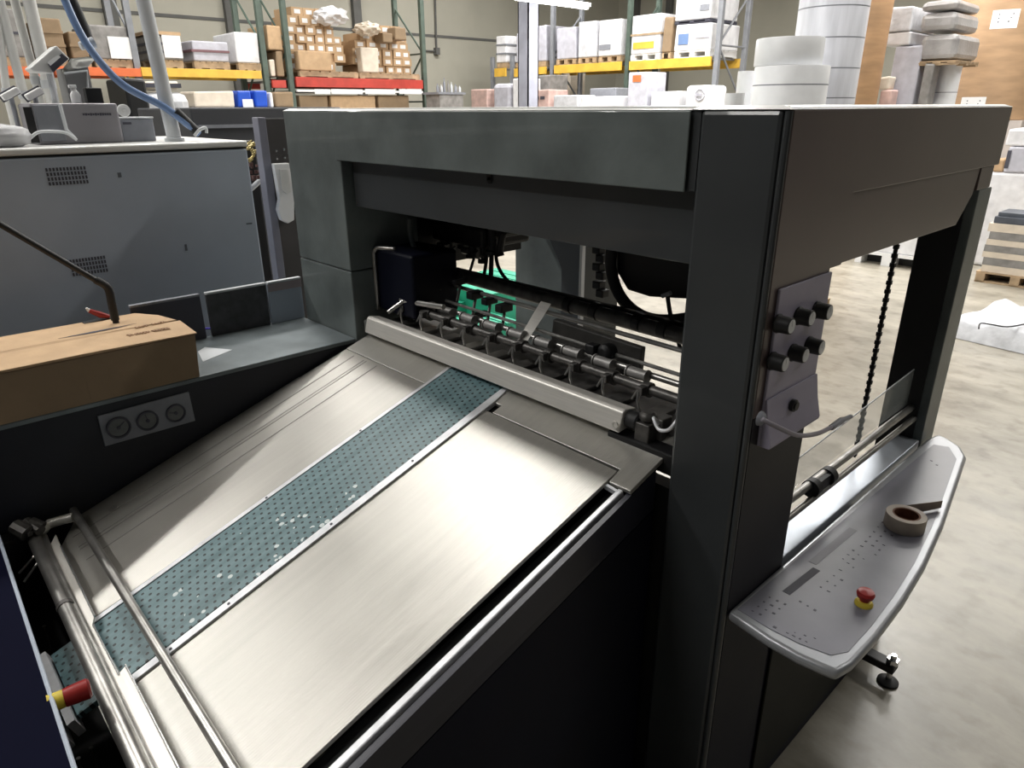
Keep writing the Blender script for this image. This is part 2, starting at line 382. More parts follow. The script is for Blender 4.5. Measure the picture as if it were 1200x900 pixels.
# base of the frame below the side opening
obj('base_box', box(B(), -.10, -.012, .2575, 1.3, 0, .80), 'navy', fr, bev=.004)
obj('base_door', box(B(), -.0115, -.004, .30, 1.28, .06, .76), mat('dark_green_grey_panel', (.012, .013, .010), .6, var=.15, spec=.2), fr, bev=.003)
bm = B(); prism(bm, [P(922, 652, 'x', 0)+Vector((-.0, 0, 0)), (-.0, 1.19, .856), (-.115, 1.19, .935), (-.115, .262, .935)], (0, 0, -.02)) if False else box(bm, -.085, -.006, .262, 1.19, .802, .852)
obj('side_sill', bm, mat('sill_steel', (.50, .54, .60), .38, metal=.55, var=.12, vscale=6), fr, bev=.003, label='shiny pale steel sill below the guard rail')
# guard rails + clamp + clear sheet
a = P(903, 604, 'x', -.05); b_ = P(1068, 487, 'x', -.05)
ra = Vector((-.05, .262, a.z)); rb = Vector((-.05, 1.19, b_.z))
zr = .955
rail = obj('guard_rail', tube(B(), [(-.05, .262, zr), (-.05, 1.19, zr)], .011, 14), 'steel', fr, smooth='auto')
obj('lower_guard_rail', tube(B(), [(-.035, .262, .922), (-.035, 1.19, .922)], .009, 14), 'steel', fr, smooth='auto')
p = P(962, 574, 'x', -.04)
obj('rail_clamp', box(tube(tube(B(), [(-.045, p.y-.06, .945), (-.045, p.y-.035, .945)], .024, 16), [(-.045, p.y+.03, .945), (-.045, p.y+.055, .945)], .024, 16), -.062, -.03, p.y-.05, p.y+.045, .93, .962), 'black', fr, smooth='auto')
bm = B(); q0 = P(935, 580, 'x', -.06); q1 = P(1043, 470, 'x', -.06)
prism(bm, [(-.062, .262, zr+.01), (-.062, 1.18, zr+.01), (-.062, 1.18, zr+.13), (-.062, .262, zr+.085)], (-.003, 0, 0))
obj('clear_guard_sheet', bm, 'clear', fr)
bm = B(); tube(bm, [(-.064, .262, zr+.085), (-.064, 1.18, zr+.13)], .0022, 6)
obj('guard_edge', bm, 'pipe', fr)
# lifting chain
bm = B(); cx_, cy_ = -.1, .915
z = .86; k = 0
while z < 1.60:
    w = .0065 if k % 2 else .0045
    box(bm, cx_-w, cx_+w, cy_-w, cy_+w, z, z+.0115); z += .0125; k += 1
box(bm, cx_-.0025, cx_+.0025, cy_-.0025, cy_+.0025, .855, 1.70)
obj('lifting_chain', bm, 'black', fr, label='black lifting chain hanging inside the open side')
obj('left_inner_housing', box(B(), -1.446, P(484, 330, 'y', .095).x, .095, .28, 1.22, P(455, 294, 'y', .095).z), 'navy', fr, bev=.012, seg=4)
p = P(440, 330, 'y', .14)
bm = B(); hx = -1.446; hz = P(455, 294, 'y', .095).z
tube(bm, smooth_path([(hx+.008, .088, 1.22), (hx+.008, .088, hz-.03), (hx+.014, .089, hz-.008), (hx+.03, .095, hz+.002), (hx+.09, .12, hz+.003)], 5), .0075, 10)
obj('housing_edge', bm, 'steel', fr, smooth=True)

# knob panel on the right column
kp = thing('knob_panel', 'bluish control panel with six black knobs on the column side', 'control panel', (0, .15, 1.2))
Y0, Y1 = .040, .256
pts = [(0.0005, Y0, 1.235), (0.0005, Y1, 1.235), (0.0005, Y1, 1.553), (0.0005, Y0, 1.553)]
pl = obj('panel_plate', prism(B(), pts, (.006, 0, 0)), 'knobpanel', kp, bev=.002)
prof = [(0.0068, 1.235), (.0068, 1.335), (.010, 1.335), (.019, 1.285), (.030, 1.243), (.028, 1.235)]
obj('ledge', prism(B(), [(x, Y0, z) for x, z in prof], (0, Y1-Y0, 0)), 'knobpanel', kp, bev=.002)
k0 = None
for (u, v) in [(916, 380), (940, 371), (961, 364), (909, 424), (933, 414), (952, 405)]:
    c = P(u, v, 'x', .016)
    bm = B(); mx = Matrix.Rotation(R(90), 4, 'Y')
    prof = [(.0, 0), (.0175, 0), (.0185, .004), (.0165, .008), (.0160, .026), (.0150, .0285), (.0, .0285)]
    lathe(bm, prof, (.0066, c.y, c.z), 24, mx)
    kn = obj('knob', bm, 'black', kp, smooth='auto')
    bm = B(); lathe(bm, [(0, 0), (.013, 0), (.013, .0008), (0, .0008)], (.0354, c.y, c.z), 20, mx); box(bm, .0362, .0368, c.y-.001, c.y+.001, c.z, c.z+.012)
    sub('knob_cap', bm, 'pipe', kn)
c = P(917, 482, 'x', .02)
obj('socket', lathe(B(), [(.0, 0), (.013, 0), (.013, .008), (.009, .009), (.009, .012), (.0, .012)], (.017, .136, c.z), 20, Matrix.Rotation(R(90), 4, 'Y')), 'black', kp, smooth='auto')
a = P(893, 491, 'x', .022)
bm = B(); lathe(bm, [(.0, 0), (.015, 0), (.013, .006), (.006, .012), (0, .012)], (.017, a.y, a.z), 20, Matrix.Rotation(R(90), 4, 'Y'))
fl = obj('lead_socket', bm, 'gauge', kp, smooth='auto')
g = [P(893, 491, 'x', .03), P(910, 500, 'x', .05), P(935, 510, 'x', .06), P(958, 508, 'x', .055), P(975, 500, 'x', .05)]
lamp = obj('flexible_lead', tube(B(), smooth_path(g, 6), .0048, 10), mat('lavender_grey_cable', (.28, .26, .30), .5, var=.1), kp, smooth=True)
sub('lead_tip', tube(B(), [P(974, 501, 'x', .05), P(986, 493, 'x', .05), P(988, 492, 'x', .05), P(997, 488, 'x', .05)], [.0065, .008, .0055, .005], 12), 'gauge', lamp, smooth='auto')

# ---------------------------------------------------------------- feed head (bar, shafts, grippers) spanning the opening
fh = thing('sheet_feed_head', 'sheet feed head of dark shafts, grippers and rollers behind the aluminium bar', 'feed head', (-.85, .15, 1.1))
bar = obj('crossbar', prism(B(), [(-1.412, .012, 1.160), (-1.412, .078, 1.166), (-1.412, .074, 1.206), (-1.412, .034, 1.214), (-1.412, .024, 1.208)], (1.092, 0, 0)), 'alu', fh, bev=.003, label='long silver aluminium crossbar')
mxY = Matrix.Rotation(R(90), 4, 'Y')
obj('bar_end_cap', lathe(B(), [(.0, 0), (.021, 0), (.021, .028), (.017, .033), (.0, .033)], (-.319, .048, 1.187), 24, mxY), 'rubber', fh, smooth='auto')
obj('bar_screw', lathe(B(), [(.0, 0), (.0095, 0), (.0095, .003), (.005, .003), (.005, .0015), (0, .0015)], (-.330, .010, 1.180), 18, Matrix.Rotation(R(90), 4, 'X')), 'alu', fh, smooth='auto')
bm = B(); box(bm, -1.425, -1.4125, .02, .07, 1.155, 1.20); tube(bm, [(-1.432, .03, 1.19), (-1.4255, .03, 1.19)], .008, 12)
obj('bar_bracket', bm, 'steel', fh, bev=.002)
# clamp and curled white cable at the right end
bm = B(); lathe(bm, [(0, 0), (.016, 0), (.02, .006), (.02, .016), (.012, .022), (0, .022)], (-.272, .055, 1.195), 20)
box(bm, -.29, -.25, .03, .08, 1.14, 1.195); box(bm, -.262, -.235, .06, .10, 1.15, 1.205)
obj('end_clamp', bm, 'machine', fh, bev=.003, smooth='auto')
g = [P(772, 496, 'y', .04), P(766, 490, 'y', .02), P(772, 503, 'y', .01), P(783, 504, 'y', .01), P(791, 496, 'y', .015), P(795, 490, 'y', .03)]
obj('curled_cable', tube(B(), smooth_path(g, 6), .0042, 8), 'trim', fh, smooth=True, label='pale curled cable at the bar end')
obj('bar_foot', box(B(), -.36, -.175, .02, .16, 1.10, 1.152), 'black', fh, bev=.004)
# under tray behind the bar
bm = B(); box(bm, -1.43, -.18, .085, .27, 1.163, 1.178)
obj('under_tray', bm, 'machine', fh)
# gripper shaft, stepped
def xw(u, v, y): return P(u, v, 'y', y)
bm = B()
tube(bm, [(-1.40, .125, 1.248), (-.172, .125, 1.236)], .0125, 12)
obj('gripper_shaft', bm, 'machine', fh, smooth='auto')
obj('rear_shaft', tube(B(), [(-1.40, .17, 1.262), (-.172, .17, 1.252)], .008, 12), 'steel', fh, smooth='auto')
obj('guide_rod', tube(B(), [(-1.20, .20, 1.275), (-.172, .20, 1.262)], .005, 10), 'steel', fh, smooth='auto')
obj('main_tube', tube(B(), [(-1.46, .30, 1.338), (-.172, .30, 1.322)], .021, 18), 'machine', fh, smooth='auto')
obj('tube_rail', tube(B(), [(-1.40, .26, 1.312), (-.172, .26, 1.300)], .0065, 10), 'steel', fh, smooth='auto')
obj('back_shaft', box(B(), -1.42, -.172, .335, .35, 1.30, 1.345), 'black', fh)
random.seed(3)
for i in range(10):
    x = -1.30 + i*.108
    # clamp collar on the shaft and a two-pronged gripper finger
    bm = B(); z0 = 1.247 - (x+1.4)*.0098
    tube(bm, [(x-.011, .125, z0), (x+.011, .125, z0)], .019, 14)
    box(bm, x-.009, x+.009, .09, .125, z0-.006, z0+.014)
    col = obj('gripper', bm, 'machine', fh, smooth='auto', bev=.0015)
    bm = B()
    tube(bm, [(x-.004, .095, z0+.008), (x+.002, .085, z0-.02), (x+.014, .083, z0-.045)], [.0045, .0038, .003], 8)
    tube(bm, [(x-.004, .095, z0+.008), (x-.014, .084, z0-.018)], [.0045, .003], 8)
    sub('gripper_finger', bm, 'steel', col, smooth='auto')
for i in range(9):
    x = -1.245 + i*.108
    bm = B(); z0 = 1.262 - (x+1.4)*.008
    tube(bm, [(x-.026, .155, z0), (x+.026, .155, z0)], .014, 14)
    tube(bm, [(x-.03, .155, z0), (x-.027, .155, z0)], .017, 14); tube(bm, [(x+.027, .155, z0), (x+.03, .155, z0)], .017, 14)
    obj('roller', bm, 'roller', fh, smooth='auto')
for i in range(10):
    x = -1.33 + i*.115
    obj('tray_slat', box(B(), x-.022, x+.022, .095, .17, 1.179, 1.190), 'steel' if i < 5 else 'machine', fh, bev=.002)
# slanted silver bracket in the middle
bm = B(); a = P(640, 358, 'y', .275); b_ = P(612, 400, 'y', .14)
prism(bm, [a+Vector((-.022, 0, .01)), a+Vector((.022, 0, .01)), b_+Vector((.018, 0, 0)), b_+Vector((-.018, 0, 0))], (0, -.008, -.008))
obj('slanted_bracket', bm, 'alu', fh, bev=.002, label='pale slanted bracket between the shafts')
# dark cover behind the grippers right of the bracket and small motor
bm = prism(B(), [P(648, 374, 'y', .24), P(752, 408, 'y', .24), P(748, 446, 'y', .24), P(644, 412, 'y', .24)], (0, .02, 0))
obj('sensor_cover', bm, mat('dark_ribbed_cover', (.045, .043, .04), .5, var=.3, vscale=30), fh, bev=.004)
c = P(708, 412, 'y', .18)
bm = B(); lathe(bm, [(0, 0), (.022, 0), (.024, .006), (.024, .03), (.015, .04), (0, .04)], c+Vector((0, .03, -.004)), 20, Matrix.Rotation(R(90), 4, 'X')); box(bm, c.x-.05, c.x-.02, .16, .19, c.z-.012, c.z+.014)
obj('drive_motor', bm, 'black', fh, smooth='auto', bev=.003)
# left linkage arm and linkages
bm = B(); tube(bm, [P(455, 366, 'y', .06), P(478, 349, 'y', .11), P(500, 344, 'y', .15)], .007, 10); tube(bm, [P(470, 352, 'y', .1), P(520, 360, 'y', .12)], .009, 10)
obj('linkage_arm', bm, 'steel', fh, smooth='auto')
for (u, v, w) in [(540, 330, 10), (558, 345, 14), (575, 352, 12), (592, 360, 14), (520, 318, 9), (565, 368, 10)]:
    c = P(u, v, 'y', .25); s = w*.0011
    bm = B(); box(bm, c.x-s, c.x+s, .22, .27, c.z-s*.8, c.z+s*.8); vb = obj('valve_block', bm, 'black', fh, bev=.003)
    sub('valve_stem', tube(B(), [c, c+Vector((.04, -.05, -.05))], .005, 8), 'machine', vb)
for (u, v) in [(508, 322), (530, 338), (660, 360), (690, 372), (740, 395), (770, 404)]:
    c = P(u, v, 'y', .27); obj('tube_collar', tube(B(), [(c.x-.012, .30, 1.332), (c.x+.012, .30, 1.33)], .0255, 16), 'black', fh, smooth='auto')

# hanging pneumatic assembly in the upper left
ha = thing('pneumatic_suction_head', 'dark suction head hanging under the beam with short black hoses', 'suction head', (-1.1, .45, 1.8))
rnd = random.Random(5)
bm = B(); box(bm, -1.50, -1.10, .36, .60, 1.47, 1.72); box(bm, -1.44, -1.16, .33, .55, 1.43, 1.50); box(bm, -1.08, -.98, .36, .46, 1.50, 1.80)
box(bm, -1.3, -1.2, .4, .5, 1.7, 1.8)
obj('head_housing', bm, 'black', ha, bev=.012)
for i in range(7):
    x = -1.47+i*.055+rnd.uniform(-.01, .01)
    bm = B(); z1 = 1.44+rnd.uniform(-.02, .02); r_ = rnd.uniform(.010, .018)
    tube(bm, [(x, .36, 1.52), (x, .36, z1), (x+.004, .355, z1-.03)], [r_, r_, r_*.7], 12)
    tube(bm, [(x, .355, z1-.03), (x, .355, z1-.042)], r_*1.3, 12)
    obj('sucker', bm, 'rubber', ha, smooth='auto')
bm = B()
g = [P(480, 255, 'y', .2), P(481, 275, 'y', .2), P(487, 295, 'y', .2), P(492, 312, 'y', .22)]
obj('curved_hose', tube(B(), smooth_path(g, 5), .009, 10), 'frame', ha, smooth=True)
for g, r_ in [([(572, 280), (570, 305), (566, 330)], .006), ([(580, 280), (583, 310), (596, 330), (612, 338)], .006), ([(576, 275), (576, 300), (575, 330)], .008), ([(590, 272), (586, 292), (587, 300)], .012), ([(560, 270), (556, 300), (548, 326)], .005)]:
    obj('air_hose', tube(B(), smooth_path([P(u, v, 'y', .36) for u, v in g], 5), r_, 10), 'rubber', ha, smooth=True)
for i in range(16):
    bm = B(); u = 488+rnd.uniform(0, 112); v = 272+rnd.uniform(0, 28)
    c = P(u, v, 'y', .34+rnd.uniform(0, .06)); s = rnd.uniform(.008, .022)
    if rnd.random() < .5: box(bm, c.x-s, c.x+s, c.y-s, c.y+s, c.z-s*.6, c.z+s*.6)
    else: tube(bm, [c+Vector((-s, 0, 0)), c+Vector((s, 0, 0))], s*.7, 10)
    obj('fitting', bm, 'machine', ha, bev=.002)
# right side: round black housing ring and cable carrier
hr = thing('round_fan_housing', 'round black housing with a thick hose loop behind the right column', 'housing', (-.35, .45, 1.8))
g = [P(717, 290, 'y', .40), P(716, 315, 'y', .40), P(724, 342, 'y', .40), P(740, 362, 'y', .40), P(764, 374, 'y', .40), P(800, 374, 'y', .40), P(850, 360, 'y', .40)]
obj('hose_loop', tube(B(), smooth_path(g, 8), .017, 14), 'rubber', hr, smooth=True)
a = P(722, 280, 'y', .42)
bm = B(); pts = [P(u, v, 'y', .42) for u, v in [(722, 270), (722, 318), (735, 340), (760, 348), (830, 352), (850, 352), (850, 270)]]
prism(bm, pts, (0, .25, 0)); obj('round_body', bm, 'black', hr, bev=.006)
g = [P(782, 345, 'y', .34), P(786, 370, 'y', .34), P(794, 395, 'y', .34), P(797, 410, 'y', .34)]
obj('signal_cable', tube(B(), smooth_path(g, 6), .006, 10), 'rubber', hr, smooth=True)
obj('cable_clip', tube(B(), [P(776, 347, 'y', .33), P(786, 343, 'y', .33)], .006, 10), 'gauge', hr, smooth='auto')
dr = thing('drag_chain', 'short black cable chain hanging beside the white upright strip', 'cable chain', tuple(P(702, 290, 'y', .8)))
for i, v in enumerate([292, 302, 312, 322, 333, 343]):
    c = P(702+(i % 2)*4, v, 'y', .8); s = .018
    obj('chain_link', box(B(), c.x-s, c.x+s, .78, .82, c.z-.016, c.z+.013), 'black', dr, bev=.004)
obj('hanger_rod', tube(B(), [P(706, 288, 'y', .8), (P(706, 288, 'y', .8).x, .8, 1.80)], .008, 10), 'black', dr)

# ---------------------------------------------------------------- feed table (sloping)
AL = R(18.5)
ft = bpy.data.objects.new('feed_table', None); COL.objects.link(ft); ft.location = (0, 0, 1.13); ft.rotation_euler = (AL, 0, 0)
tag(ft, 'sloping steel feed table with a perforated teal belt down its middle', 'feed table')
def quad(pts, n0, n1):
    bm = B(); return prism(bm, [(x, s, n0) for x, s in pts], (0, 0, n1-n0))
obj('base_deck', quad([(-1.40, .09), (-.30, .09), (-.32, -1.02), (-1.40, -1.02)], -.05, -.012), 'black', ft)
obj('left_plate', quad([(-1.392, -.058), (-.985, -.058), (-.995, -1.035), (-1.005, -1.06), (-1.35, -1.035), (-1.446, -.97), (-1.446, -.50), (-1.444, -.498), (-1.442, -.24), (-1.438, -.238), (-1.43, -.10)][:10]+[(-1.43, -.058)], -.010, 0), 'plate', ft, bev=.001)
obj('left_upper_plate', quad([(-1.43, -.056), (-.985, -.056), (-.985, .10), (-1.43, .10)], -.010, .001), 'plate2', ft, bev=.001)
rp = obj('right_plate', quad([(-.722, -.055), (-.735, -1.11), (-.30, -1.11), (-.277, -.9), (-.263, -.062)], -.010, 0), 'plate', ft, bev=.001)
obj('right_upper_plate', quad([(-.722, -.02), (-.722, .10), (-.20, .10), (-.20, -.098), (-.258, -.098), (-.262, -.055), (-.69, -.054), (-.69, -.02)], -.010, .001), 'plate2', ft, bev=.001)
obj('suction_belt', quad([(-.967, .10), (-.742, .10), (-.748, -1.145), (-.967, -1.145)], -.008, .004), 'belt', ft)
obj('belt_edge', quad([(-.980, .10), (-.968, .10), (-.970, -1.05), (-.984, -1.05)], -.008, .006), 'trim', ft)
obj('belt_edge', quad([(-.741, .03), (-.738, .10), (-.726, .10), (-.722, .03), (-.716, -.02), (-.722, -1.05), (-.741, -1.05)][::-1], -.008, .006), 'trim', ft)
obj('belt_end_frame', prism(prism(B(), [(-.985, -1.15, -.03), (-.735, -1.15, -.03), (-.735, -1.165, -.03), (-.985, -1.165, -.03)], (0, 0, .04)), [(-1.0, -1.175, -.03), (-.72, -1.175, -.03), (-.72, -1.19, -.03), (-1.0, -1.19, -.03)], (0, 0, .025)), 'trim', ft)
obj('rail_gap', quad([(-.262, -.105), (-.234, -.105), (-.250, -1.2), (-.30, -1.2)], -.06, -.03), 'black', ft)
obj('side_rail', quad([(-.232, -.10), (-.218, -.10), (-.228, -1.2), (-.248, -1.2)], -.04, -.004), 'trim', ft, bev=.003)
obj('gap_bracket', quad([(-.268, -.100), (-.222, -.104), (-.222, -.111), (-.268, -.107)], -.02, -.006), 'trim', ft)
# fixing screws
bm = B()
for (x, s) in [(-.73, -.955), (-.73, -.82), (-.73, -.55), (-.73, -.3), (-.975, -.3), (-.975, -.6)]: lathe(bm, [(0, 0), (.0035, 0), (.0035, .001), (0, .001)], (x, s, .006), 12)
obj('edge_screws', bm, 'ink', ft)
bm = B(); lathe(bm, [(0, 0), (.011, 0), (.012, .002), (.006, .0025), (.005, .001), (0, .001)], (-1.375, -.885, 0), 20)
obj('plate_screw', bm, 'steel', ft, smooth='auto')
# paper smoothing ridges pressed in the left plate
for i, x in enumerate((-1.36, -1.30, -1.285, -1.225)):
    obj('pressed_ridge', quad([(x-.0015, -.07), (x+.0015, -.07), (x+.0015, -1.0), (x-.0015, -1.0)], 0, .0010), 'groove', ft)

# cross rods and guide plates at the low end
gr = thing('delivery_rod_assembly', 'steel tubes and folded guide plates across the low end of the feed table', 'rod assembly', (-.95, -1.0, .8))
n = Vector((0, -math.sin(AL), math.cos(AL)))
def bp(u, v, off=0.):
    d = fw + rt*(u-600)/F_PX - up*(v-450)/F_PX
    p0 = Vector((0, 0, 1.13)) + n*off
    return CAM + d*((p0-CAM).dot(n)/d.dot(n))
obj('upper_rod', tube(B(), [bp(86, 598, .035), bp(275, 905, .035), bp(275, 905, .035)+(bp(275, 905, .035)-bp(86, 598, .035))*.25], .0105, 16), 'steel', gr, smooth='auto')
a, b_ = bp(38, 626, .04), bp(166, 905, .04)
obj('lower_rod', tube(B(), [a, b_, b_+(b_-a)*.25], .0165, 18), 'steel', gr, smooth='auto')
obj('rod_joint', tube(B(), [a+(b_-a)*.40, a+(b_-a)*.415], .0185, 18), 'machine', gr, smooth='auto')
obj('corner_tube', tube(B(), smooth_path([a+(b_-a)*.03, a, a+Vector((.02, .02, .01)), bp(58, 614, .04), bp(86, 606, .035)], 4), .0125, 14), 'alu', gr, smooth='auto')
obj('thin_rod', tube(B(), [bp(52, 628, .035), bp(60, 650, .035), bp(180, 905, .035)], .007, 10), 'steel', gr, smooth='auto')
obj('folded_plate', prism(B(), [bp(58, 640, .03), bp(65, 626, .03), bp(70, 638, .03), bp(110, 722, .03), bp(108, 732, .03), bp(140, 788, .03), bp(147, 780, .03), bp(210, 905, .03), bp(182, 905, .03)], n*-.006), 'alu', gr, bev=.001)
bm = tube(B(), [bp(71, 640, .032), bp(111, 722, .032)], .002, 6); tube(bm, [bp(109, 732, .032), bp(139, 790, .032)], .002, 6); tube(bm, [bp(147, 779, .032), bp(212, 905, .032)], .002, 6)
obj('plate_lip', bm, 'bright', gr)
# dark lower well with small screws, cable cluster
wl = thing('press_infeed_unit', 'printing unit at the lower left with navy guard cover, black infeed and red emergency button', 'press unit', (-.9, -1.3, 0))
obj('well_floor', box(B(), -1.43, -.3, -1.72, -1.0, .55, .62), 'black', wl)
obj('well_wall', box(B(), -1.43, -.3, -1.0, -.99, 0, .70), 'black', wl)
bm = B()
for u, v in [(52, 735), (107, 878), (92, 890)]:
    c = P(u, v, 'z', .70); lathe(bm, [(0, 0), (.004, 0), (.004, .004), (0, .004)], c, 12); tube(bm, [(c.x, c.y, .62), (c.x, c.y, .70)], .002, 6)
obj('screw_heads', bm, 'steel', wl)
bm = B()
for (u0, v0, u1, v1) in [(22, 672, 42, 650), (28, 682, 44, 660)]:
    obj('link_pin', tube(B(), [P(u0, v0, 'z', .80), P(u1, v1, 'z', .83)], .003, 8), 'steel', wl)
bm = B()
for (u, v, w, h) in [(6, 595, 8, 8), (20, 592, 12, 5), (30, 603, 5, 6), (12, 602, 12, 3), (24, 618, 6, 6), (8, 585, 5, 5)]:
    c = P(u, v, 'z', .86); c.x = max(c.x, -1.40); tube(bm, [c+Vector((-w*.0018, 0, .01)), c+Vector((w*.0022, .02, -.005))], h*.0026, 10)
cc = obj('cable_connectors', bm, 'machine', wl, smooth='auto')
obj('connector_stand', box(B(), -1.43, -1.38, -1.16, -1.06, .62, .85), 'black', wl)

# navy guard cover, bottom left, and its emergency button
e0, e1 = P(-2, 632, 'z', .90), P(86, 904, 'z', .90)
dv = (e1-e0).normalized(); e1b = e1 + dv*.25; e0b = e0 - dv*.10
back = Vector((0, -.62, -.05))
M['guard'] = mat('deep_navy_guard', (.003, .0035, .014), .7, var=.1, spec=.04)
bm = prism(B(), [e0b, e1b, e1b+back, e0b+back], (0, 0, -.012)); gc = wl
obj('cover_sheet', bm, 'guard', gc)
obj('cover_edge', tube(B(), [e0b+Vector((0, .002, -.002)), e1b+Vector((0, .002, -.002))], .0042, 8), 'cab', gc, label='pale worn edge of the guard')
obj('cover_front', prism(B(), [e0b+Vector((0, .001, -.013)), e1b+Vector((0, .001, -.013)), e1b+Vector((0, -.05, -.35)), e0b+Vector((0, -.05, -.35))], (0, -.01, 0)), 'black', gc)
eb = wl
c0 = P(66, 822, 'z', .885); c1 = P(105, 806, 'z', .885); dd = (c1-c0).normalized()
eb_ = obj('emergency_button', tube(B(), [c0-dd*.012, c0+dd*.012], [.017, .016], 18), 'ylw', eb, smooth='auto', label='red emergency button on a yellow collar')
sub('red_button', tube(B(), [c0+dd*.0125, c0+dd*.03, c0+dd*.05, c0+dd*.054], [.0165, .018, .0185, .014], 20), 'estop', eb_, smooth='auto')

# side body of the feeder table facing the aisle
sb = thing('feed_table_side_body', 'navy painted side body under the right edge of the feed table', 'machine body', (-.5, -.6, 0))
def zt(y, off=0): return 1.13 + y*math.tan(AL) + off
pts = [(-.2, -.002, 0), (-.2, -.002, zt(-.002, -.115)), (-.2, -2.0, zt(-2.0, -.075)), (-.2, -2.0, 0)]
obj('lower_panel', prism(B(), pts, (-.012, 0, 0)), 'navy', sb)
pts = [(-.2, -.002, zt(-.002, -.112)), (-.2, -.002, zt(-.002, -.012)), (-.2, -.10, zt(-.10, -.013)), (-.214, -1.2, zt(-1.2, -.012)), (-.208, -1.6, zt(-1.6, -.012)), (-.2, -1.6, zt(-1.6, -.078))]
obj('upper_band', prism(B(), pts, (-.012, 0, 0)), mat('navy_band', (.012, .013, .026), .38, var=.2), sb)

# ---------------------------------------------------------------- left console with cardboard box
cs = thing('side_console', 'long dark side console with grey-green top beside the feed table', 'machine console', (-1.63, -.8, 0))
obj('console_body', box(B(), -1.81, -1.462, -2.1, -.004, 0, 1.118), 'navy', cs)
obj('console_top', box(B(), -1.83, -1.448, -2.1, -.004, 1.119, 1.133), 'cons', cs, bev=.003)
obj('side_skin', box(B(), -1.461, -1.450, -2.1, -.004, .3, 1.1185), mat('dark_navy_skin', (.010, .011, .018), .5, var=.2), cs)
bm = prism(B(), [P(232, 412, 'z', 1.1335), P(240, 407, 'z', 1.1335), P(272, 410, 'z', 1.1335), P(238, 424, 'z', 1.1335)], (0, 0, .0006))
obj('sticker', bm, 'pipe', cs, label='small pale sticker on the console top')
gp = obj('gauge_panel', prism(B(), [(-1.4495, -.811, 1.003), (-1.4495, -.566, 1.003), (-1.4495, -.569, 1.098), (-1.4495, -.811, 1.094)], (.006, 0, 0)), 'gauge', cs, bev=.002)
for i, (u, v) in enumerate([(139, 501), (173, 493), (206, 484)]):
    c = P(u, v, 'x', -1.442); r_ = .031 - .002*i
    bm = B(); lathe(bm, [(r_*.80, .0006), (r_*.86, .006), (r_, .006), (r_, 0), (r_*.80, 0)], (-1.4432, c.y, c.z), 32, mxY)
    obj('gauge_ring', bm, 'ink', cs, smooth='auto')
    bm = B(); lathe(bm, [(0, 0), (r_*.82, 0), (r_*.82, .002), (0, .002)], (-1.4432, c.y, c.z), 32, mxY)
    obj('gauge_dial', bm, 'dial', cs)
    bm = B(); lathe(bm, [(0, 0), (.005, 0), (.005, .003), (0, .003)], (-1.4411, c.y, c.z), 12, mxY)
    box(bm, -1.4409, -1.4399, -.0012, .0012, -r_*.2, r_*.7, Matrix.Translation((0, c.y, c.z)) @ Matrix.Rotation(R(-50+60*i), 4, 'X'))
    obj('gauge_needle', bm, 'ink', cs)
# low boards standing at the back of the console
def wallpiece(name, u0, v0, u1, v1, m, label, X=-1.812, top=None, edge=None):
    a = P(u0, v0, 'x', X); b_ = P(u1, v1, 'x', X)
    t = thing(name, label, 'panel', (X, (a.y+b_.y)/2, 1.1335))
    obj('board', box(B(), X-.012, X, a.y, b_.y, 1.1335, 1.280), m, t, bev=.001)
    obj('rim', box(B(), X-.016, X+.003, a.y, b_.y, 1.2805, 1.288), edge or 'cabtop', t, bev=.001)
    return t
wallpiece('back_panel', 152, 360, 234, 347, 'ink', 'charcoal upright board behind the cardboard box, with a grey pane', edge='gauge')
wallpiece('back_panel', 241, 345, 311, 334, mat('mottled_charcoal', (.055, .055, .06), .5, var=.35, vscale=25), 'mottled charcoal upright board in the middle of the console back', edge='pipe')
t = wallpiece('back_panel', 313, 332, 352, 326, 'cab', 'light grey upright panel with pinkish upper band next to the left column', edge='pipe')
a = P(313, 332, 'x', -1.812); b_ = P(352, 326, 'x', -1.812)
obj('upper_band', box(B(), -1.8115, -1.809, a.y, b_.y, 1.252, 1.2795), mat('pinkish_band', (.36, .30, .31), .5, var=.05), t)
g = [P(228, 390, 'z', 1.137), P(236, 386, 'z', 1.145), P(250, 385, 'z', 1.145), P(268, 388, 'z', 1.137)]
single('blue_wire', tube(B(), smooth_path(g, 5), .0038, 8), mat('violet_blue_wire', (.10, .07, .55), .4, var=.05), 'thin violet-blue wire lying on the console behind the box end', 'wire', smooth=True)

# cardboard box
cb = thing('cardboard_box', 'long brown cardboard box lying on the dark side console', 'box', (-1.62, -1.0, 1.1335))
x0, x1 = -1.80, -1.446; ye = -.53
bm = B()
vs = [(x1, -1.75), (x1, ye), (x0+.06, ye-.03), (x0, ye-.06), (x0, -1.75)]
a = [bm.verts.new((x, y, 1.1338)) for x, y in vs]
tops = [(x1, -1.75, 1.268), (x1, ye+.008, 1.262), (x0+.07, ye-.02, 1.266), (x0, ye-.055, 1.258), (x0, -1.75, 1.258)]
b_ = [bm.verts.new(p) for p in tops]
bm.faces.new(a[::-1]); bm.faces.new(b_)
for i in range(5): bm.faces.new((a[i], a[(i+1) % 5], b_[(i+1) % 5], b_[i]))
bmesh.ops.recalc_face_normals(bm, faces=bm.faces)
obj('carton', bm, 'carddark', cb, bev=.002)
obj('top_flap', prism(B(), [(x1+.004, -1.75, 1.2692), (x1+.005, -.80, 1.2695), (x1+.004, ye+.012, 1.2640), (-1.60, ye+.02, 1.2660), (-1.612, -.80, 1.2702), (-1.615, -1.75, 1.2695)], (0, 0, .0035)), 'card', cb, bev=.001)
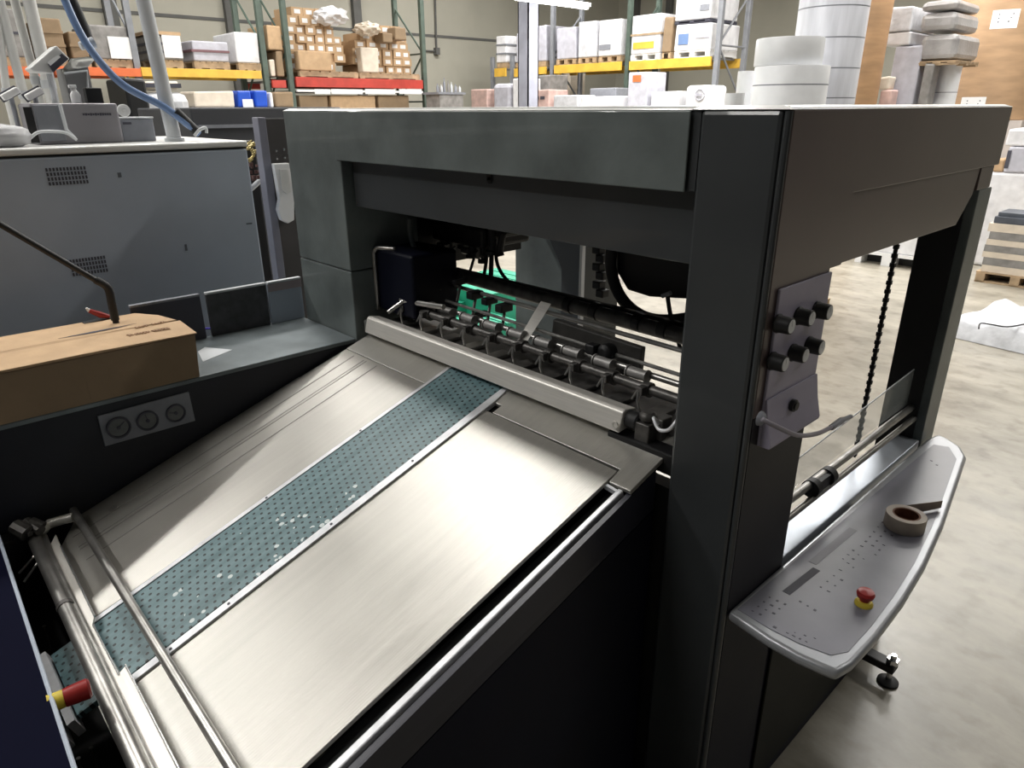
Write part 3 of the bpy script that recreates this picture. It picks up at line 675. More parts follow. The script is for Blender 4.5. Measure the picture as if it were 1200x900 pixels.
obj('top_flap', prism(B(), [(-1.617, -1.75, 1.2690), (-1.614, -.86, 1.2700), (-1.606, ye+.012, 1.2680), (-1.70, ye-.01, 1.2680), (x0, ye-.05, 1.2620), (x0-.003, -1.75, 1.2620)], (0, 0, .0035)), 'card', cb, bev=.001)
ga, gb = P(68, 397, 'z', 1.2738), P(160, 379, 'z', 1.2738)
obj('open_seam', prism(B(), [ga, P(110, 389, 'z', 1.2738)+Vector((.009, 0, 0)), gb, P(110, 389, 'z', 1.2738)-Vector((.006, 0, 0))], (0, 0, .0006)), 'ink', cb)
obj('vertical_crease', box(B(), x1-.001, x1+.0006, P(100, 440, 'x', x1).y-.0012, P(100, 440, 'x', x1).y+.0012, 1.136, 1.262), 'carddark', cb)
rr = random.Random(2)
for row, (u0, v0, u1, v1) in enumerate([(150, 393, 199, 384), (158, 384, 192, 377)]):
    a = P(u0, v0, 'z', 1.2735); b_ = P(u1, v1, 'z', 1.2735); k = 14 - row*5; bm = B()
    for i in range(k):
        if i == k//2: continue
        c = a.lerp(b_, (i+.5)/k); w = .006; h = .008*rr.uniform(.7, 1.1)
        box(bm, c.x-h, c.x+h, c.y-w*rr.uniform(.3, .45), c.y+w*.35, c.z-.0015, c.z+.0006)
        if rr.random() < .6: box(bm, c.x-h, c.x-h+.004, c.y-w, c.y+w*.9, c.z-.0015, c.z+.0006)
    obj('printed_line', bm, mat('faded_brown_print_%d' % row, (.36, .22, .13), .8, var=.1), cb, label='faded upside-down brown print')

# black jointed rod and the red cutter behind the box
jr = thing('jointed_black_rod', 'black rod with an elbow joint reaching over the console behind the box', 'rod', (-1.70, -.66, 1.1335))
q = [P(-30, 245, 'x', -1.70), P(120, 333, 'x', -1.70)]
obj('rod', tube(B(), q, .0085, 12), 'black', jr, smooth='auto')
obj('elbow', tube(B(), smooth_path([P(112, 328, 'x', -1.70), P(123, 334, 'x', -1.70), P(128, 341, 'x', -1.70), P(131, 356, 'x', -1.70), (-1.70, P(131, 356, 'x', -1.70).y, 1.28)], 4), .0115, 14), 'rubber', jr, smooth='auto')
obj('socket_pipe', tube(B(), [(-1.70, P(131, 356, 'x', -1.70).y, 1.14), (-1.70, P(131, 356, 'x', -1.70).y, 1.28)], .009, 12), 'rubber', jr)
bm = tube(B(), [P(104, 364, 'x', -1.78), P(118, 369, 'x', -1.78), P(128, 371, 'x', -1.78)], [.006, .010, .006], 10)
ct = thing('red_cutter', 'small red hand cutter with pale tip lying behind the cardboard box', 'cutter', tuple(P(118, 370, 'x', -1.78)))
obj('handle', bm, 'estop', ct, smooth='auto')
obj('blade_holder', tube(B(), [P(101, 361, 'x', -1.78), P(104.5, 364, 'x', -1.78)], [.003, .006], 8), 'paper', ct, smooth='auto')
# support so it rests: small shelf clip
obj('rest_block', box(B(), -1.795, -1.77, ct.location.y-.05, ct.location.y+.04, 1.134, ct.location.z-.012), 'black', ct)

# ---------------------------------------------------------------- big grey cabinet
XC = -2.2
cab = thing('grey_machine_cabinet', 'large blue-grey sheet steel cabinet with a pale top, left of the press', 'cabinet', (-2.6, -1.2, 0))
a = P(288.5, 200, 'x', XC)
body = obj('cabinet_body', box(B(), -3.0, XC, -2.6, .030, 0, 1.722), 'cab', cab, bev=.006)
obj('cabinet_lid', box(B(), -3.01, XC+.004, -2.61, .034, 1.730, 1.752), 'cabtop', cab, bev=.006)
obj('shadow_gap', box(B(), -2.99, XC-.006, -2.58, .02, 1.7225, 1.7295), 'black', cab)
def vent(u0, v0, u1, v1):
    a = P(u0, (v0+v1)/2, 'x', XC); b_ = P(u1, (v0+v1)/2, 'x', XC); zt_ = P((u0+u1)/2, v0, 'x', XC).z; zb = P((u0+u1)/2, v1, 'x', XC).z
    bm = B(); nx, nz = 12, 4
    for i in range(nx):
        for j in range(nz):
            y = a.y + (b_.y-a.y)*(i+.5)/nx; z = zb+(zt_-zb)*(j+.5)/nz; w = (b_.y-a.y)/nx*.28; h = (zt_-zb)/nz*.36
            box(bm, XC-.002, XC+.0012, y-w, y+w, z-h, z+h)
    obj('vent_slots', bm, 'ink', cab)
vent(54, 195, 103, 217); vent(82, 301, 126, 322)
bm = B()
for u, v, w, h in [(140, 205, .006, .008), (218, 290, .004, .012), (292, 262, .012, .003)]:
    c = P(u, v, 'x', XC); box(bm, XC, XC+.0008, c.y-w, c.y+w, c.z-h, c.z+h)
obj('scuff_marks', bm, mat('scuff', (.13, .145, .17), .6, var=.1), cab)
for i, z in enumerate((1.60, 1.48, 1.36)):
    pass

ZT = 1.752
def onlid(u, v=None, X=-2.4): return P(u, 160, 'x', X).y
# pale vertical tube
bm = tube(B(), [(-2.36, P(204, 160, 'x', -2.36).y, ZT), (-2.40, P(168, 0, 'x', -2.40).y, 2.24), (-2.46, P(150, -60, 'x', -2.46).y, 2.9)], .0265, 16)
lathe(bm, [(.036, 0), (.036, .012), (.027, .014)], (-2.36, P(204, 160, 'x', -2.36).y, ZT), 18)
single('pale_pipe', bm, 'pipe', 'thick pale translucent pipe rising from the cabinet top', 'pipe', smooth='auto')
g = [P(60, -40, 'x', -2.45), P(76, 0, 'x', -2.45), P(92, 35, 'x', -2.42), P(112, 66, 'x', -2.4), P(145, 100, 'x', -2.38), P(190, 124, 'x', -2.34), P(215, 142, 'x', -2.32), P(233, 157, 'x', -2.32)]
bm = tube(B(), smooth_path(g, 6), .013, 12)
hs = thing('blue_hose', 'thick blue hose sweeping down across the cabinet top to a black end', 'hose', tuple(g[-1]))
obj('hose', bm, 'hoseblue', hs, smooth=True)
obj('black_sleeve', tube(B(), [P(205, 130, 'x', -2.33), P(232, 156, 'x', -2.32)], .018, 12), 'rubber', hs, smooth='auto')
obj('hook_end', tube(B(), smooth_path([P(228, 159, 'x', -2.3), P(234, 152, 'x', -2.3), P(241, 150, 'x', -2.3), P(242, 156, 'x', -2.3)], 4), .006, 8), 'pipe', hs, smooth=True)
g = [P(88, 12, 'x', -2.5), P(98, 35, 'x', -2.5), P(103, 50, 'x', -2.5)]
single('black_conduit', tube(B(), [P(60, -50, 'x', -2.5)]+g, .022, 12), 'rubber', 'black conduit behind the blue hose, coming from above', 'pipe', smooth='auto')
# big gray instrument with printed logo
def yz(u, v, X): p = P(u, v, 'x', X); return p.y, p.z
y0 = P(38, 140, 'x', -2.42).y; y1 = P(141, 140, 'x', -2.42).y; zt2 = P(90, 121, 'x', -2.42).z
pr = thing('grey_instrument_box', 'grey instrument box with a slanted dark label, on the cabinet top', 'instrument', (-2.52, (y0+y1)/2, ZT))
obj('housing', box(B(), -2.62, -2.42, y0, y1, ZT+.0005, zt2), mat('warm_grey_plastic', (.27, .26, .28), .4, var=.08), pr, bev=.008)
obj('left_bay', box(B(), -2.4195, -2.412, P(42, 140, 'x', -2.42).y, P(72, 140, 'x', -2.42).y, ZT+.012, zt2-.006), 'gauge', pr, bev=.002)
obj('dark_slot', box(B(), -2.4115, -2.405, P(30, 140, 'x', -2.41).y, P(40, 140, 'x', -2.41).y, ZT+.008, zt2-.012), 'black', pr)
bm = B()
yy0, yy1 = P(97, 134, 'x', -2.415).y, P(131, 134, 'x', -2.415).y; zz = P(114, 134, 'x', -2.415).z
for i in range(12):
    w = (yy1-yy0)/12; h = .0035*rr.uniform(.7, 1.3); box(bm, -2.4195, -2.4188, yy0+i*w+.0006, yy0+(i+1)*w-.0008, zz-h, zz+h)
obj('lettering', bm, 'ink', pr)
obj('upright_cable', tube(B(), [P(70, 122, 'x', -2.40), P(78, 152, 'x', -2.39), P(88, 162, 'x', -2.37)], .006, 8), 'pipe', pr, smooth='auto')
g = [P(34, 163, 'x', -2.34), P(45, 155, 'x', -2.34), P(62, 154, 'x', -2.34), P(78, 156, 'x', -2.34), P(90, 164, 'x', -2.34)]
single('coiled_cable', tube(B(), smooth_path(g, 5), .005, 8), 'pipe', 'pale cable loop lying in front of the grey instrument box', 'cable', smooth=True)
# white roll / dial
c = P(144.5, 129.5, 'x', -2.415)
bm = lathe(B(), [(.004, .0), (.0095, 0), (.010, .003), (.022, .005), (.022, .012), (.019, .014), (.008, .012), (.004, .014)], (-2.4185, c.y, c.z), 24, mxY)
single('round_white_dial', bm, 'paper', 'round white dial on the right end of the grey instrument box', 'dial', smooth='auto')
# small low grey box right of it
y0, y1 = P(141.5, 150, 'x', -2.45).y, P(181, 150, 'x', -2.45).y; z1 = P(160, 139, 'x', -2.45).z
t = thing('low_grey_box', 'low light grey box between the instrument and the pale pipe', 'box', (-2.5, (y0+y1)/2, ZT))
obj('housing', box(B(), -2.55, -2.45, y0, y1, ZT+.0005, z1), 'gauge', t, bev=.004)
obj('lid', box(B(), -2.555, -2.445, y0-.002, y1+.002, z1+.0003, z1+.006), 'pipe', t, bev=.002)
obj('slot', box(B(), -2.4499, -2.4490, y0+.01, y0+.04, z1-.02, z1-.012), 'ink', t)
# grey bag at left
bm = B(); c = P(2, 155, 'x', -2.32)
bmesh.ops.create_icosphere(bm, subdivisions=3, radius=1)
for v in bm.verts:
    w = v.co.copy(); f_ = 1+.12*math.sin(7*w.x+3*w.y)*math.cos(5*w.z)
    v.co = Vector((-2.34+.07*w.x*f_, c.y-.02+.105*w.y*f_, ZT+.034+max(-.033, .040*w.z*f_)))
single('grey_bag', bm, 'bag', 'crumpled grey bag on the left end of the cabinet top', 'bag', smooth=True)
# white spray bottle
ty = P(89, 115, 'x', -2.5).y; zb = zt2
sp_ = thing('spray_bottle', 'small white spray bottle standing on the grey instrument box', 'bottle', (-2.5, ty, zb))
obj('bottle', lathe(B(), [(0, 0), (.016, 0), (.017, .004), (.017, .028), (.012, .038), (.007, .044), (.007, .05), (0, .05)], (-2.5, ty, zb+.0005), 20), 'paper', sp_, smooth='auto')
bm = box(B(), -2.508, -2.492, ty-.016, ty+.008, zb+.0508, zb+.062); box(bm, -2.502, -2.498, ty-.012, ty-.008, zb+.038, zb+.0505)
obj('trigger_head', bm, 'paper', sp_, bev=.002)
# black cup
ty = P(110, 115, 'x', -2.5).y
single('black_box', box(B(), -2.52, -2.48, ty-.027, ty+.027, zt2+.0005, P(110, 103, 'x', -2.5).z), 'black', 'small black box on the grey instrument beside the spray bottle', 'box', bev=.003)
# label printers on an arm
t = thing('tilted_pale_device', 'tilted pale device with dark underside on a pole above the cabinet', 'device', tuple(P(58, 85, 'x', -2.6)))
bm = prism(B(), [P(u, v, 'x', -2.6) for u, v in [(35, 80), (66, 53), (82, 69), (60, 86), (40, 84)]], (-.10, 0, 0)); obj('head_case', bm, 'cabtop', t, bev=.004)
bm = prism(B(), [P(u, v, 'x', -2.595) for u, v in [(56, 75), (72, 63), (80, 69), (62, 85)]], (.006, 0, 0)); obj('dark_window', bm, 'ink', t)
bm = prism(B(), [P(u, v, 'x', -2.587) for u, v in [(55.5, 73), (68, 64), (71, 67), (59, 77)]], (.002, 0, 0)); obj('display', bm, 'paper', t)
obj('pole', tube(B(), [P(58, 84, 'x', -2.64), (-2.64, P(62, 110, 'x', -2.64).y, ZT)], .012, 10), 'pipe', t)
t = thing('pale_desk_unit', 'boxy pale unit with a flat top standing between device and blue hose', 'device', tuple(P(95, 100, 'x', -2.66)))
pts = [P(u, v, 'x', -2.64) for u, v in [(74, 80), (103, 76), (103, 104), (76, 104)]]
obj('unit_body', prism(B(), [pts[0], pts[1], Vector((-2.64, pts[1].y, ZT)), Vector((-2.64, pts[0].y, ZT))], (-.12, 0, 0)), mat('mid_grey_unit', (.20, .20, .20), .5, var=.1), t, bev=.003)
pts = [P(u, v, 'x', -2.638) for u, v in [(72, 82), (103, 76), (113, 65), (83, 68)]]
obj('unit_top', prism(B(), pts, (0, .0, -.008)), 'cabtop', t, bev=.002)
obj('frame_leg', tube(B(), [P(75, 86, 'x', -2.63), P(102, 83, 'x', -2.63), P(103, 103, 'x', -2.63)], .004, 8), 'pipe', t)
t = thing('white_pendant_head', 'white capped sensor head hanging beside the blue hose', 'device', tuple(P(103, 57, 'x', -2.44)))
obj('cap', tube(B(), [P(94, 54, 'x', -2.45), P(110, 50, 'x', -2.45)], [.014, .020], 14), 'pipe', t, smooth='auto')
obj('neck', tube(B(), [P(101, 53, 'x', -2.45), P(103, 50, 'x', -2.5)], .008, 10), 'rubber', t)
# vertical white ducts behind
for i, (u0, v0, u1, v1, w, X, lb) in enumerate([(-6, 0, 8, 110, .014, -2.9, 'leftmost of the four pale vertical ducts behind the cabinet'), (2, 10, 28, 112, .017, -2.9, 'second pale vertical duct from the photo left edge'), (17, 0, 42, 95, .016, -2.93, 'third pale vertical duct from the left, ending at the tilted device'), (34, 0, 57, 100, .023, -2.9, 'thickest pale duct, right of the other three')]):
    a = P(u1, v1, 'x', X); b_ = P(u0, v0, 'x', X); d_ = b_-a
    bm = tube(B(), [Vector((X, a.y, ZT)) if X > -3 else a, a, b_, b_+d_*1.8], w, 14)
    d = thing('ventilation_duct', lb, 'duct', (X, a.y, ZT))
    obj('duct_pipe', bm, 'cabtop', d, smooth='auto')
    obj('duct_collar', tube(B(), [a-d_*.04, a+d_*.06], w*1.18, 14), 'pipe', d, smooth='auto')
for i, u in enumerate((12, 40)):
    c = P(u, 110, 'x', -2.62)
    t = thing('junction_box', ['pale clip-shaped junction box at the photo left edge', 'pale clip-shaped junction box below the thickest duct'][i], 'junction box', (-2.62, c.y, ZT))
    mm = Matrix.Translation(c) @ Matrix.Rotation(R(28), 4, 'X')
    obj('clip_body', box(B(), -.02, .02, -.03, .03, -.011, .011, mm), 'paper', t, bev=.004)
    obj('clip_frame', box(B(), -.03, -.021, -.034, .034, -.016, .016, mm), 'ink', t, bev=.003)
    obj('clip_stem', tube(B(), [(-2.62, c.y, ZT), (-2.62, c.y, c.z-.012)], .008, 8), 'gauge', t)

# ---------------------------------------------------------------- press body behind / between cabinet and column
pb = thing('press_post', 'lavender-grey upright press post between the cabinet and the left column', 'machine post', (-2.5, .2, 0))
a = P(302, 140, 'x', -2.5).y; b_ = P(311.5, 140, 'x', -2.5).y
obj('post', box(B(), -2.56, -2.5, a, b_, 0, 1.832), mat('lavender_post', (.19, .19, .23), .5, var=.12), pb, bev=.003)
obj('post_door', box(B(), -2.56, -2.52, b_+.002, b_+.16, 0, 1.826), mat('dark_brown_grey', (.07, .065, .065), .5, var=.1), pb)
bm = B(); 
for u, v in [(324, 177), (333, 175), (325, 186), (334, 185), (338, 180)]:
    c = P(u, v, 'x', -2.51); lathe(bm, [(0, 0), (.004, 0), (.0055, .004), (.004, .008), (0, .009)], (-2.518, c.y, c.z), 12, mxY)
obj('bright_nuts', bm, 'bright', pb, smooth='auto')
tr = thing('white_chute', 'white moulded plastic chute beside the left column of the feeder', 'chute', (-2.47, .35, 1.3))
pts = [P(u, v, 'x', -2.47) for u, v in [(321, 192), (339, 191), (345, 228), (345, 258), (338, 262), (330, 258), (326, 246), (328, 234)]]
obj('chute_shell', prism(B(), pts, (-.03, 0, 0)), 'paper', tr, bev=.004)
pts = [P(u, v, 'x', -2.468) for u, v in [(327, 198), (337, 198), (341, 225), (335, 227), (330, 222)]]
obj('chute_recess', prism(B(), pts, (.003, 0, 0)), 'cabtop', tr, bev=.001)
obj('chute_stay', box(B(), -2.519, -2.501, tr.location.y-.02, tr.location.y+.03, P(335, 250, 'x', -2.5).z, P(335, 215, 'x', -2.5).z), 'black', tr)
dm = thing('dark_press_body', 'dark grey body of the next press unit behind the cabinet', 'press body', (-4.4, .6, 0))
a = P(226, 150, 'x', -4.0).y; b_ = P(322, 150, 'x', -4.0).y; z1 = P(260, 126, 'x', -4.0).z
obj('unit_shell', box(B(), -5.0, -4.0, a, b_+.5, 0, z1), mat('charcoal_shell', (.06, .062, .07), .5, var=.15, vscale=2), dm, bev=.01)
obj('raised_band', box(B(), -3.999, -3.98, a+.03, b_, P(260, 150, 'x', -4).z, P(260, 146, 'x', -4).z), 'gauge', dm)
# brass coloured valve cluster
vc = thing('brass_valve_cluster', 'cluster of brass-coloured fittings and red clips right of the cabinet', 'fittings', tuple(P(296, 180, 'x', -2.7)))
rr = random.Random(11)
bm, bm2 = B(), B()
for i in range(26):
    u = 290+rr.uniform(0, 14); v = 165+rr.uniform(0, 22); c = P(u, v, 'x', -2.7+rr.uniform(-.05, .05)); s = rr.uniform(.004, .010)
    tube(bm, [c+Vector((0, -s, -s)), c+Vector((0, s, s*rr.uniform(-1, 1)))], s*.6, 8)
for i in range(14):
    u = 293+rr.uniform(0, 13); v = 188+rr.uniform(0, 22); c = P(u, v, 'x', -2.7+rr.uniform(-.05, .05)); s = rr.uniform(.004, .009)
    box(bm2, c.x-s, c.x+s, c.y-s, c.y+s, c.z-s, c.z+s)
obj('brass_fittings', bm, mat('brass', (.42, .34, .14), .4, metal=.5, var=.3), vc, smooth='auto'); obj('dark_blocks', bm2, mat('dark_red_blocks', (.10, .05, .045), .5, var=.4, vscale=60), vc)
c = P(300, 230, 'x', -2.72)
obj('backplate', box(B(), -2.82, -2.76, P(290, 200, 'x', -2.75).y, P(303, 200, 'x', -2.75).y, 0, P(296, 165, 'x', -2.75).z), 'black', vc)
obj('pale_elbow', tube(B(), smooth_path([P(293, 222, 'x', -2.7), P(300, 216, 'x', -2.7), P(306, 210, 'x', -2.7)], 3), .012, 10), 'pipe', vc, smooth=True)

# ---------------------------------------------------------------- operator tray at right
tz = .845
tr = thing('operator_panel', 'silver control desk with curved outer edge, printed symbols, fixed below the side opening', 'control desk', (.1, .6, .8))
outl = [(853, 716), (900, 748), (935, 768), (962, 780), (981, 788), (1000, 777), (1030, 744), (1060, 704), (1085, 662), (1106, 615), (1122, 568), (1133, 535), (1126, 523), (1112, 514), (1099, 508), (1086, 514)]
pts = [P(u, v, 'z', tz) for u, v in outl]
pts[0].x = max(pts[0].x, .0015)
pts = [Vector((max(p.x, .0015), p.y, p.z)) for p in pts]
o = obj('desk_shell', prism(B(), [p+Vector((0, 0, -.026)) for p in pts], (0, 0, .026)), 'tray', tr, bev=.010, seg=4, smooth='auto')
cen = sum(pts, Vector())/len(pts)
inn = [(864, 714), (902, 737), (938, 755), (974, 768), (994, 764), (1021, 734), (1048, 698), (1072, 660), (1094, 614), (1110, 570), (1121, 538), (1112, 524), (1094, 521)]
ipts = [P(u, v, 'z', tz+.0004) for u, v in inn]
obj('label_film', prism(B(), ipts, (0, 0, .0008)), 'panel', tr)
bm = B(); rr = random.Random(9)
def marks(u0, v0, u1, v1, rows, cols, du, dv, s=.0035):
    for r_ in range(rows):
        for c_ in range(cols):
            if rr.random() < .15: continue
            t = c_/max(1, cols-1); p = P(u0+(u1-u0)*t+du*r_, v0+(v1-v0)*t+dv*r_, 'z', tz+.0012)
            a_, b_ = s*rr.uniform(.5, 1.1), s*rr.uniform(.3, .9)
            box(bm, p.x-a_, p.x+a_, p.y-b_, p.y+b_, p.z, p.z+.0005)
marks(882, 716, 902, 700, 3, 4, 9, 4); marks(908, 735, 945, 752, 1, 6, 0, 0); marks(920, 738, 955, 748, 1, 4, 0, 0, .0025)
marks(962, 688, 985, 668, 2, 4, 9, 5); marks(1010, 640, 1034, 612, 3, 6, 8, 5, .0035); marks(988, 655, 1000, 645, 3, 3, 6, 5, .003)
marks(938, 705, 955, 715, 1, 3, 0, 0); marks(1085, 535, 1098, 545, 1, 3, 0, 0)
obj('printed_symbols', bm, 'ink', tr)
bm = B(); a = P(921, 695, 'z', tz+.0013); b_ = P(957, 667, 'z', tz+.0013); d_ = (b_-a).normalized(); s_ = Vector((-d_.y, d_.x, 0))*.009
prism(bm, [a+s_, a-s_, b_-s_, b_+s_], (0, 0, .0005)); obj('display_window', bm, 'ink', tr, label='small black rectangular window')
bm = B(); a = P(952, 660, 'z', tz+.0013); b_ = P(1000, 620, 'z', tz+.0013); d_ = (b_-a).normalized(); s_ = Vector((-d_.y, d_.x, 0))*.010
prism(bm, [a+s_, a-s_, b_-s_, b_+s_], (0, 0, .0004)); obj('darker_strip', bm, mat('film_dark', (.13, .13, .16), .4, var=.05), tr)
c = P(1012, 708, 'z', tz+.001)
c = Vector((c.x, c.y, tz+.0012))
yr = obj('yellow_ring', lathe(B(), [(0, 0), (.019, 0), (.019, .004), (.015, .010), (0, .010)], c, 24), 'ylw', tr, smooth='auto')
obj('emergency_stop', lathe(B(), [(0, 0), (.010, 0), (.010, .006), (.017, .010), (.019, .018), (.016, .024), (.006, .027), (0, .0275)], c+Vector((0, 0, .0102)), 24), 'estop', tr, smooth='auto', label='red mushroom button on a yellow ring')
# bracket and castor foot below
obj('desk_bracket', prism(B(), [(.0015, .45, tz-.0265), (.19, .45, tz-.0265), (.15, .45, tz-.09), (.0015, .45, tz-.16)], (0, .25, 0)), 'black', tr, bev=.003)
obj('desk_arm', box(B(), .0015, .05, .30, .34, .70, tz-.0265), 'black', tr, bev=.003)
fo = thing('levelling_foot', 'black arm with a shiny levelling foot on the floor under the control desk', 'machine foot', (.1, 1.06, 0))
obj('foot_arm', box(B(), -.003, .115, 1.035, 1.085, .055, .085), 'black', fo, bev=.005)
obj('foot_bolt', tube(tube(B(), [(.1, 1.06, .018), (.1, 1.06, .12)], .010, 12), [(.1, 1.06, .086), (.1, 1.06, .104)], .020, 6), 'bright', fo, smooth='auto')
obj('foot_pad', lathe(B(), [(0, 0), (.034, 0), (.034, .008), (.018, .018), (0, .018)], (.1, 1.06, 0), 20), 'rubber', fo, smooth='auto')
# tape roll
tp = thing('masking_tape_roll', 'roll of masking tape with brown core and a loose tail, lying on the control desk', 'tape roll', tuple(P(1058, 612, 'z', tz+.0013)))
c = P(1059, 617, 'z', tz+.0013)
obj('tape_ring', lathe(B(), [(.033, .0), (.047, 0), (.048, .002), (.048, .036), (.047, .038), (.033, .038), (.033, 0)], c, 40), 'tape', tp, smooth='auto')
obj('cardboard_core', lathe(B(), [(.0285, .0), (.0328, 0), (.0328, .0375), (.0285, .0375), (.0285, 0)], c, 40), 'core', tp, smooth='auto')
obj('core_floor', lathe(B(), [(0, 0), (.0284, 0), (.0284, .012), (0, .012)], c, 30), 'core', tp)
a = c + Vector((-.02, .043, 0)); e = P(1104, 590, 'z', tz+.02)
obj('loose_tail', prism(B(), [a+Vector((0, 0, .004)), Vector((e.x, e.y, tz+.006)), Vector((e.x, e.y, tz+.028)), a+Vector((0, 0, .036))], (0, .0012, 0)), mat('tape_tail', (.22, .17, .14), .5, var=.2), tp)

# ================================================================ warehouse behind
def pallet_mesh(L, W, H=.12):
    """wooden pallet, centred, deck boards along y, blocks below"""
    bm = B()
    for i in range(6):
        y = -W/2 + (i+.5)*W/6; box(bm, -L/2, L/2, y-W/14, y+W/14, H-.018, H)
    for x in (-L/2+.05, 0, L/2-.05): box(bm, x-.045, x+.045, -W/2, W/2, .018, H-.018)
    for y in (-W/2+.06, 0, W/2-.06): box(bm, -L/2, L/2, y-.05, y+.05, 0, .018)
    return bm
def load_y(X, u0, u1, v0, v1, depth=1.0):
    """box whose face towards +x stands on plane X between the given columns and rows -> bounds"""
    vm = (v0+v1)/2
    y0, y1 = P(u0, vm, 'x', X).y, P(u1, vm, 'x', X).y; um = (u0+u1)/2
    return X-depth, X, y0, y1, P(um, v1, 'x', X).z, P(um, v0, 'x', X).z
def load_x(Y, u0, u1, v0, v1, depth=1.0):
    vm = (v0+v1)/2
    x0, x1 = P(u0, vm, 'y', Y).x, P(u1, vm, 'y', Y).x; um = (u0+u1)/2
    return x0, x1, Y, Y+depth, P(um, v1, 'y', Y).z, P(um, v0, 'y', Y).z
def rack_pallet(b, ztop, label, m='wood', group=None, zb=None):
    x0, x1, y0, y1 = b[:4]
    H = ztop-zb if zb is not None else .12
    bm = pallet_mesh(x1-x0, y1-y0, max(.05, H))
    bmesh.ops.translate(bm, verts=bm.verts, vec=((x0+x1)/2, (y0+y1)/2, ztop-max(.05, H)))
    return single('pallet', bm, m, label, 'pallet', group)
def bulk(name, b, m, label, cat='wrapped load', bev=.02, bands=0, face='x', bandm='ink', stickers=(), lid=None):
    x0, x1, y0, y1, z0, z1 = b
    t = thing(name, label, cat, ((x0+x1)/2, (y0+y1)/2, z0))
    bm = box(B(), x0, x1, y0, y1, z0, z1)
    for v in bm.verts:
        v.co += Vector((random.uniform(-.012, .012), random.uniform(-.012, .012), random.uniform(-.008, .008) if v.co.z > (z0+z1)/2 else 0))
    obj('load_body', bm, m, t, bev=bev)
    e = .014
    for i in range(bands):
        z = z0+(z1-z0)*(i+1)/(bands+1)
        obj('dark_gap', box(B(), x0-e, x1+e, y0-e, y1+e, z-.018, z+.018), bandm, t)
    for (fu, fv, w, h, mm) in stickers:
        z = z0+(z1-z0)*fv
        if face == 'x': y = y0+(y1-y0)*fu; bm = box(B(), x1+e, x1+e+.003, y-w/2, y+w/2, z-h/2, z+h/2)
        else: x = x0+(x1-x0)*fu; bm = box(B(), x-w/2, x+w/2, y0-e-.003, y0-e, z-h/2, z+h/2)
        obj('sticker', bm, mm, t)
    if lid: obj('top_board', box(B(), x0-.02, x1+.02, y0-.02, y1+.02, z1+.012, z1+.06), lid, t)
    return t

# ---- rack A along the left wall (its face at x = XA)
XA = -12.0
def upright_y(u, X, m, label, vtop=-60, D=1.0):
    y = P(u, 60, 'x', X).y
    t = thing('rack_upright', label, 'rack upright', (X-D/2, y, 0), None)
    zt_ = 4.6
    for x in (X-.08, X-D): obj('post', box(box(B(), x, x+.08, y-.045, y+.045, 0, zt_), x-.02, x+.10, y-.07, y+.07, 0, .012), m, t)
    bm = B(); z = .2; k = 0
    while z < zt_-1.0:
        x0, x1 = (X-.04, X-D+.04) if k % 2 else (X-D+.04, X-.04)
        tube(bm, [(x0, y, z), (x1, y, z+.9)], .02, 6); tube(bm, [(X-D+.04, y, z), (X-.04, y, z)], .018, 6); z += .9; k += 1
    obj('bracing', bm, m, t)
    return t
def beam_y(u0, u1, v0, v1, X, m, label, D=1.0):
    b = load_y(X, u0, u1, v0, v1)
    t = thing('rack_shelf', label, 'rack shelf', (X-D/2, (b[2]+b[3])/2, b[4]))
    obj('front_beam', box(B(), X+.002, X+.05, b[2], b[3], b[4], b[5]), m, t, bev=.004)
    obj('rear_beam', box(B(), X-D-.05, X-D-.002, b[2], b[3], b[4], b[5]), m, t, bev=.004)
    bm = B(); k = max(2, int((b[3]-b[2])/.35))
    for i in range(k):
        y = b[2]+(b[3]-b[2])*(i+.5)/k; box(bm, X-D, X, y-.05, y+.05, b[5]-.03, b[5]-.005)
    obj('deck_bars', bm, 'rackgrey', t)
    return b
upright_y(497, XA, 'rackgreen', 'dark green rack upright at the right end of the red shelf')
upright_y(338, XA, 'rackgreen', 'green rack upright left of the heaped cartons')
upright_y(309, XA, 'rackgreen', 'green rack upright at the right end of the yellow shelf')
bR = beam_y(346, 494, 92, 103, XA, 'red', 'red pallet rack shelf under the two heaps of brown cartons')
bR2 = beam_y(318, 334, 94, 103, XA, 'red', 'short red rack shelf between the two green uprights')
bY = beam_y(165, 305, 81, 91, XA, 'yellow', 'yellow pallet rack shelf at the left behind the pale pipe')
bO = beam_y(64, 164, 79, 89, XA, 'orange', 'orange rack shelf next to the yellow one, behind the blue hose')
bO2 = beam_y(-12, 60, 78, 89, XA, 'orange', 'orange rack shelf behind the pale ducts, far left')
upright_y(158, XA, 'rackgrey', 'grey rack upright left of the pale pipe')
# lower small shelf line under the red beam
lb = beam_y(347, 494, 106, 108.5, XA, 'paper', 'narrow white lower shelf edge beneath the red shelf')
for i, (u0, u1) in enumerate([(369, 387), (388.5, 425), (428, 463), (468, 494)]):
    b = load_y(XA+.06, u0, u1, 104.5, 110.2, .01)
    single('shelf_tag', box(B(), *b), 'paper', ['small white shelf tag below the red beam near the left upright', 'white strip label second from the left below the red beam', 'white strip label third from the left below the red beam', 'white strip label at the right end below the red beam'][i], 'label')
# cartons under the red shelf
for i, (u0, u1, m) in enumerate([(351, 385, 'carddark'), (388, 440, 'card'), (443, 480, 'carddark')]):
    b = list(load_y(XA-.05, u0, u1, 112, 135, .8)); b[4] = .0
    bulk('carton_stack', b, m, ['brown cartons stacked under the red shelf, left end', 'brown cartons stacked under the red shelf, middle', 'brown cartons stacked under the red shelf, right end'][i], 'carton stack')
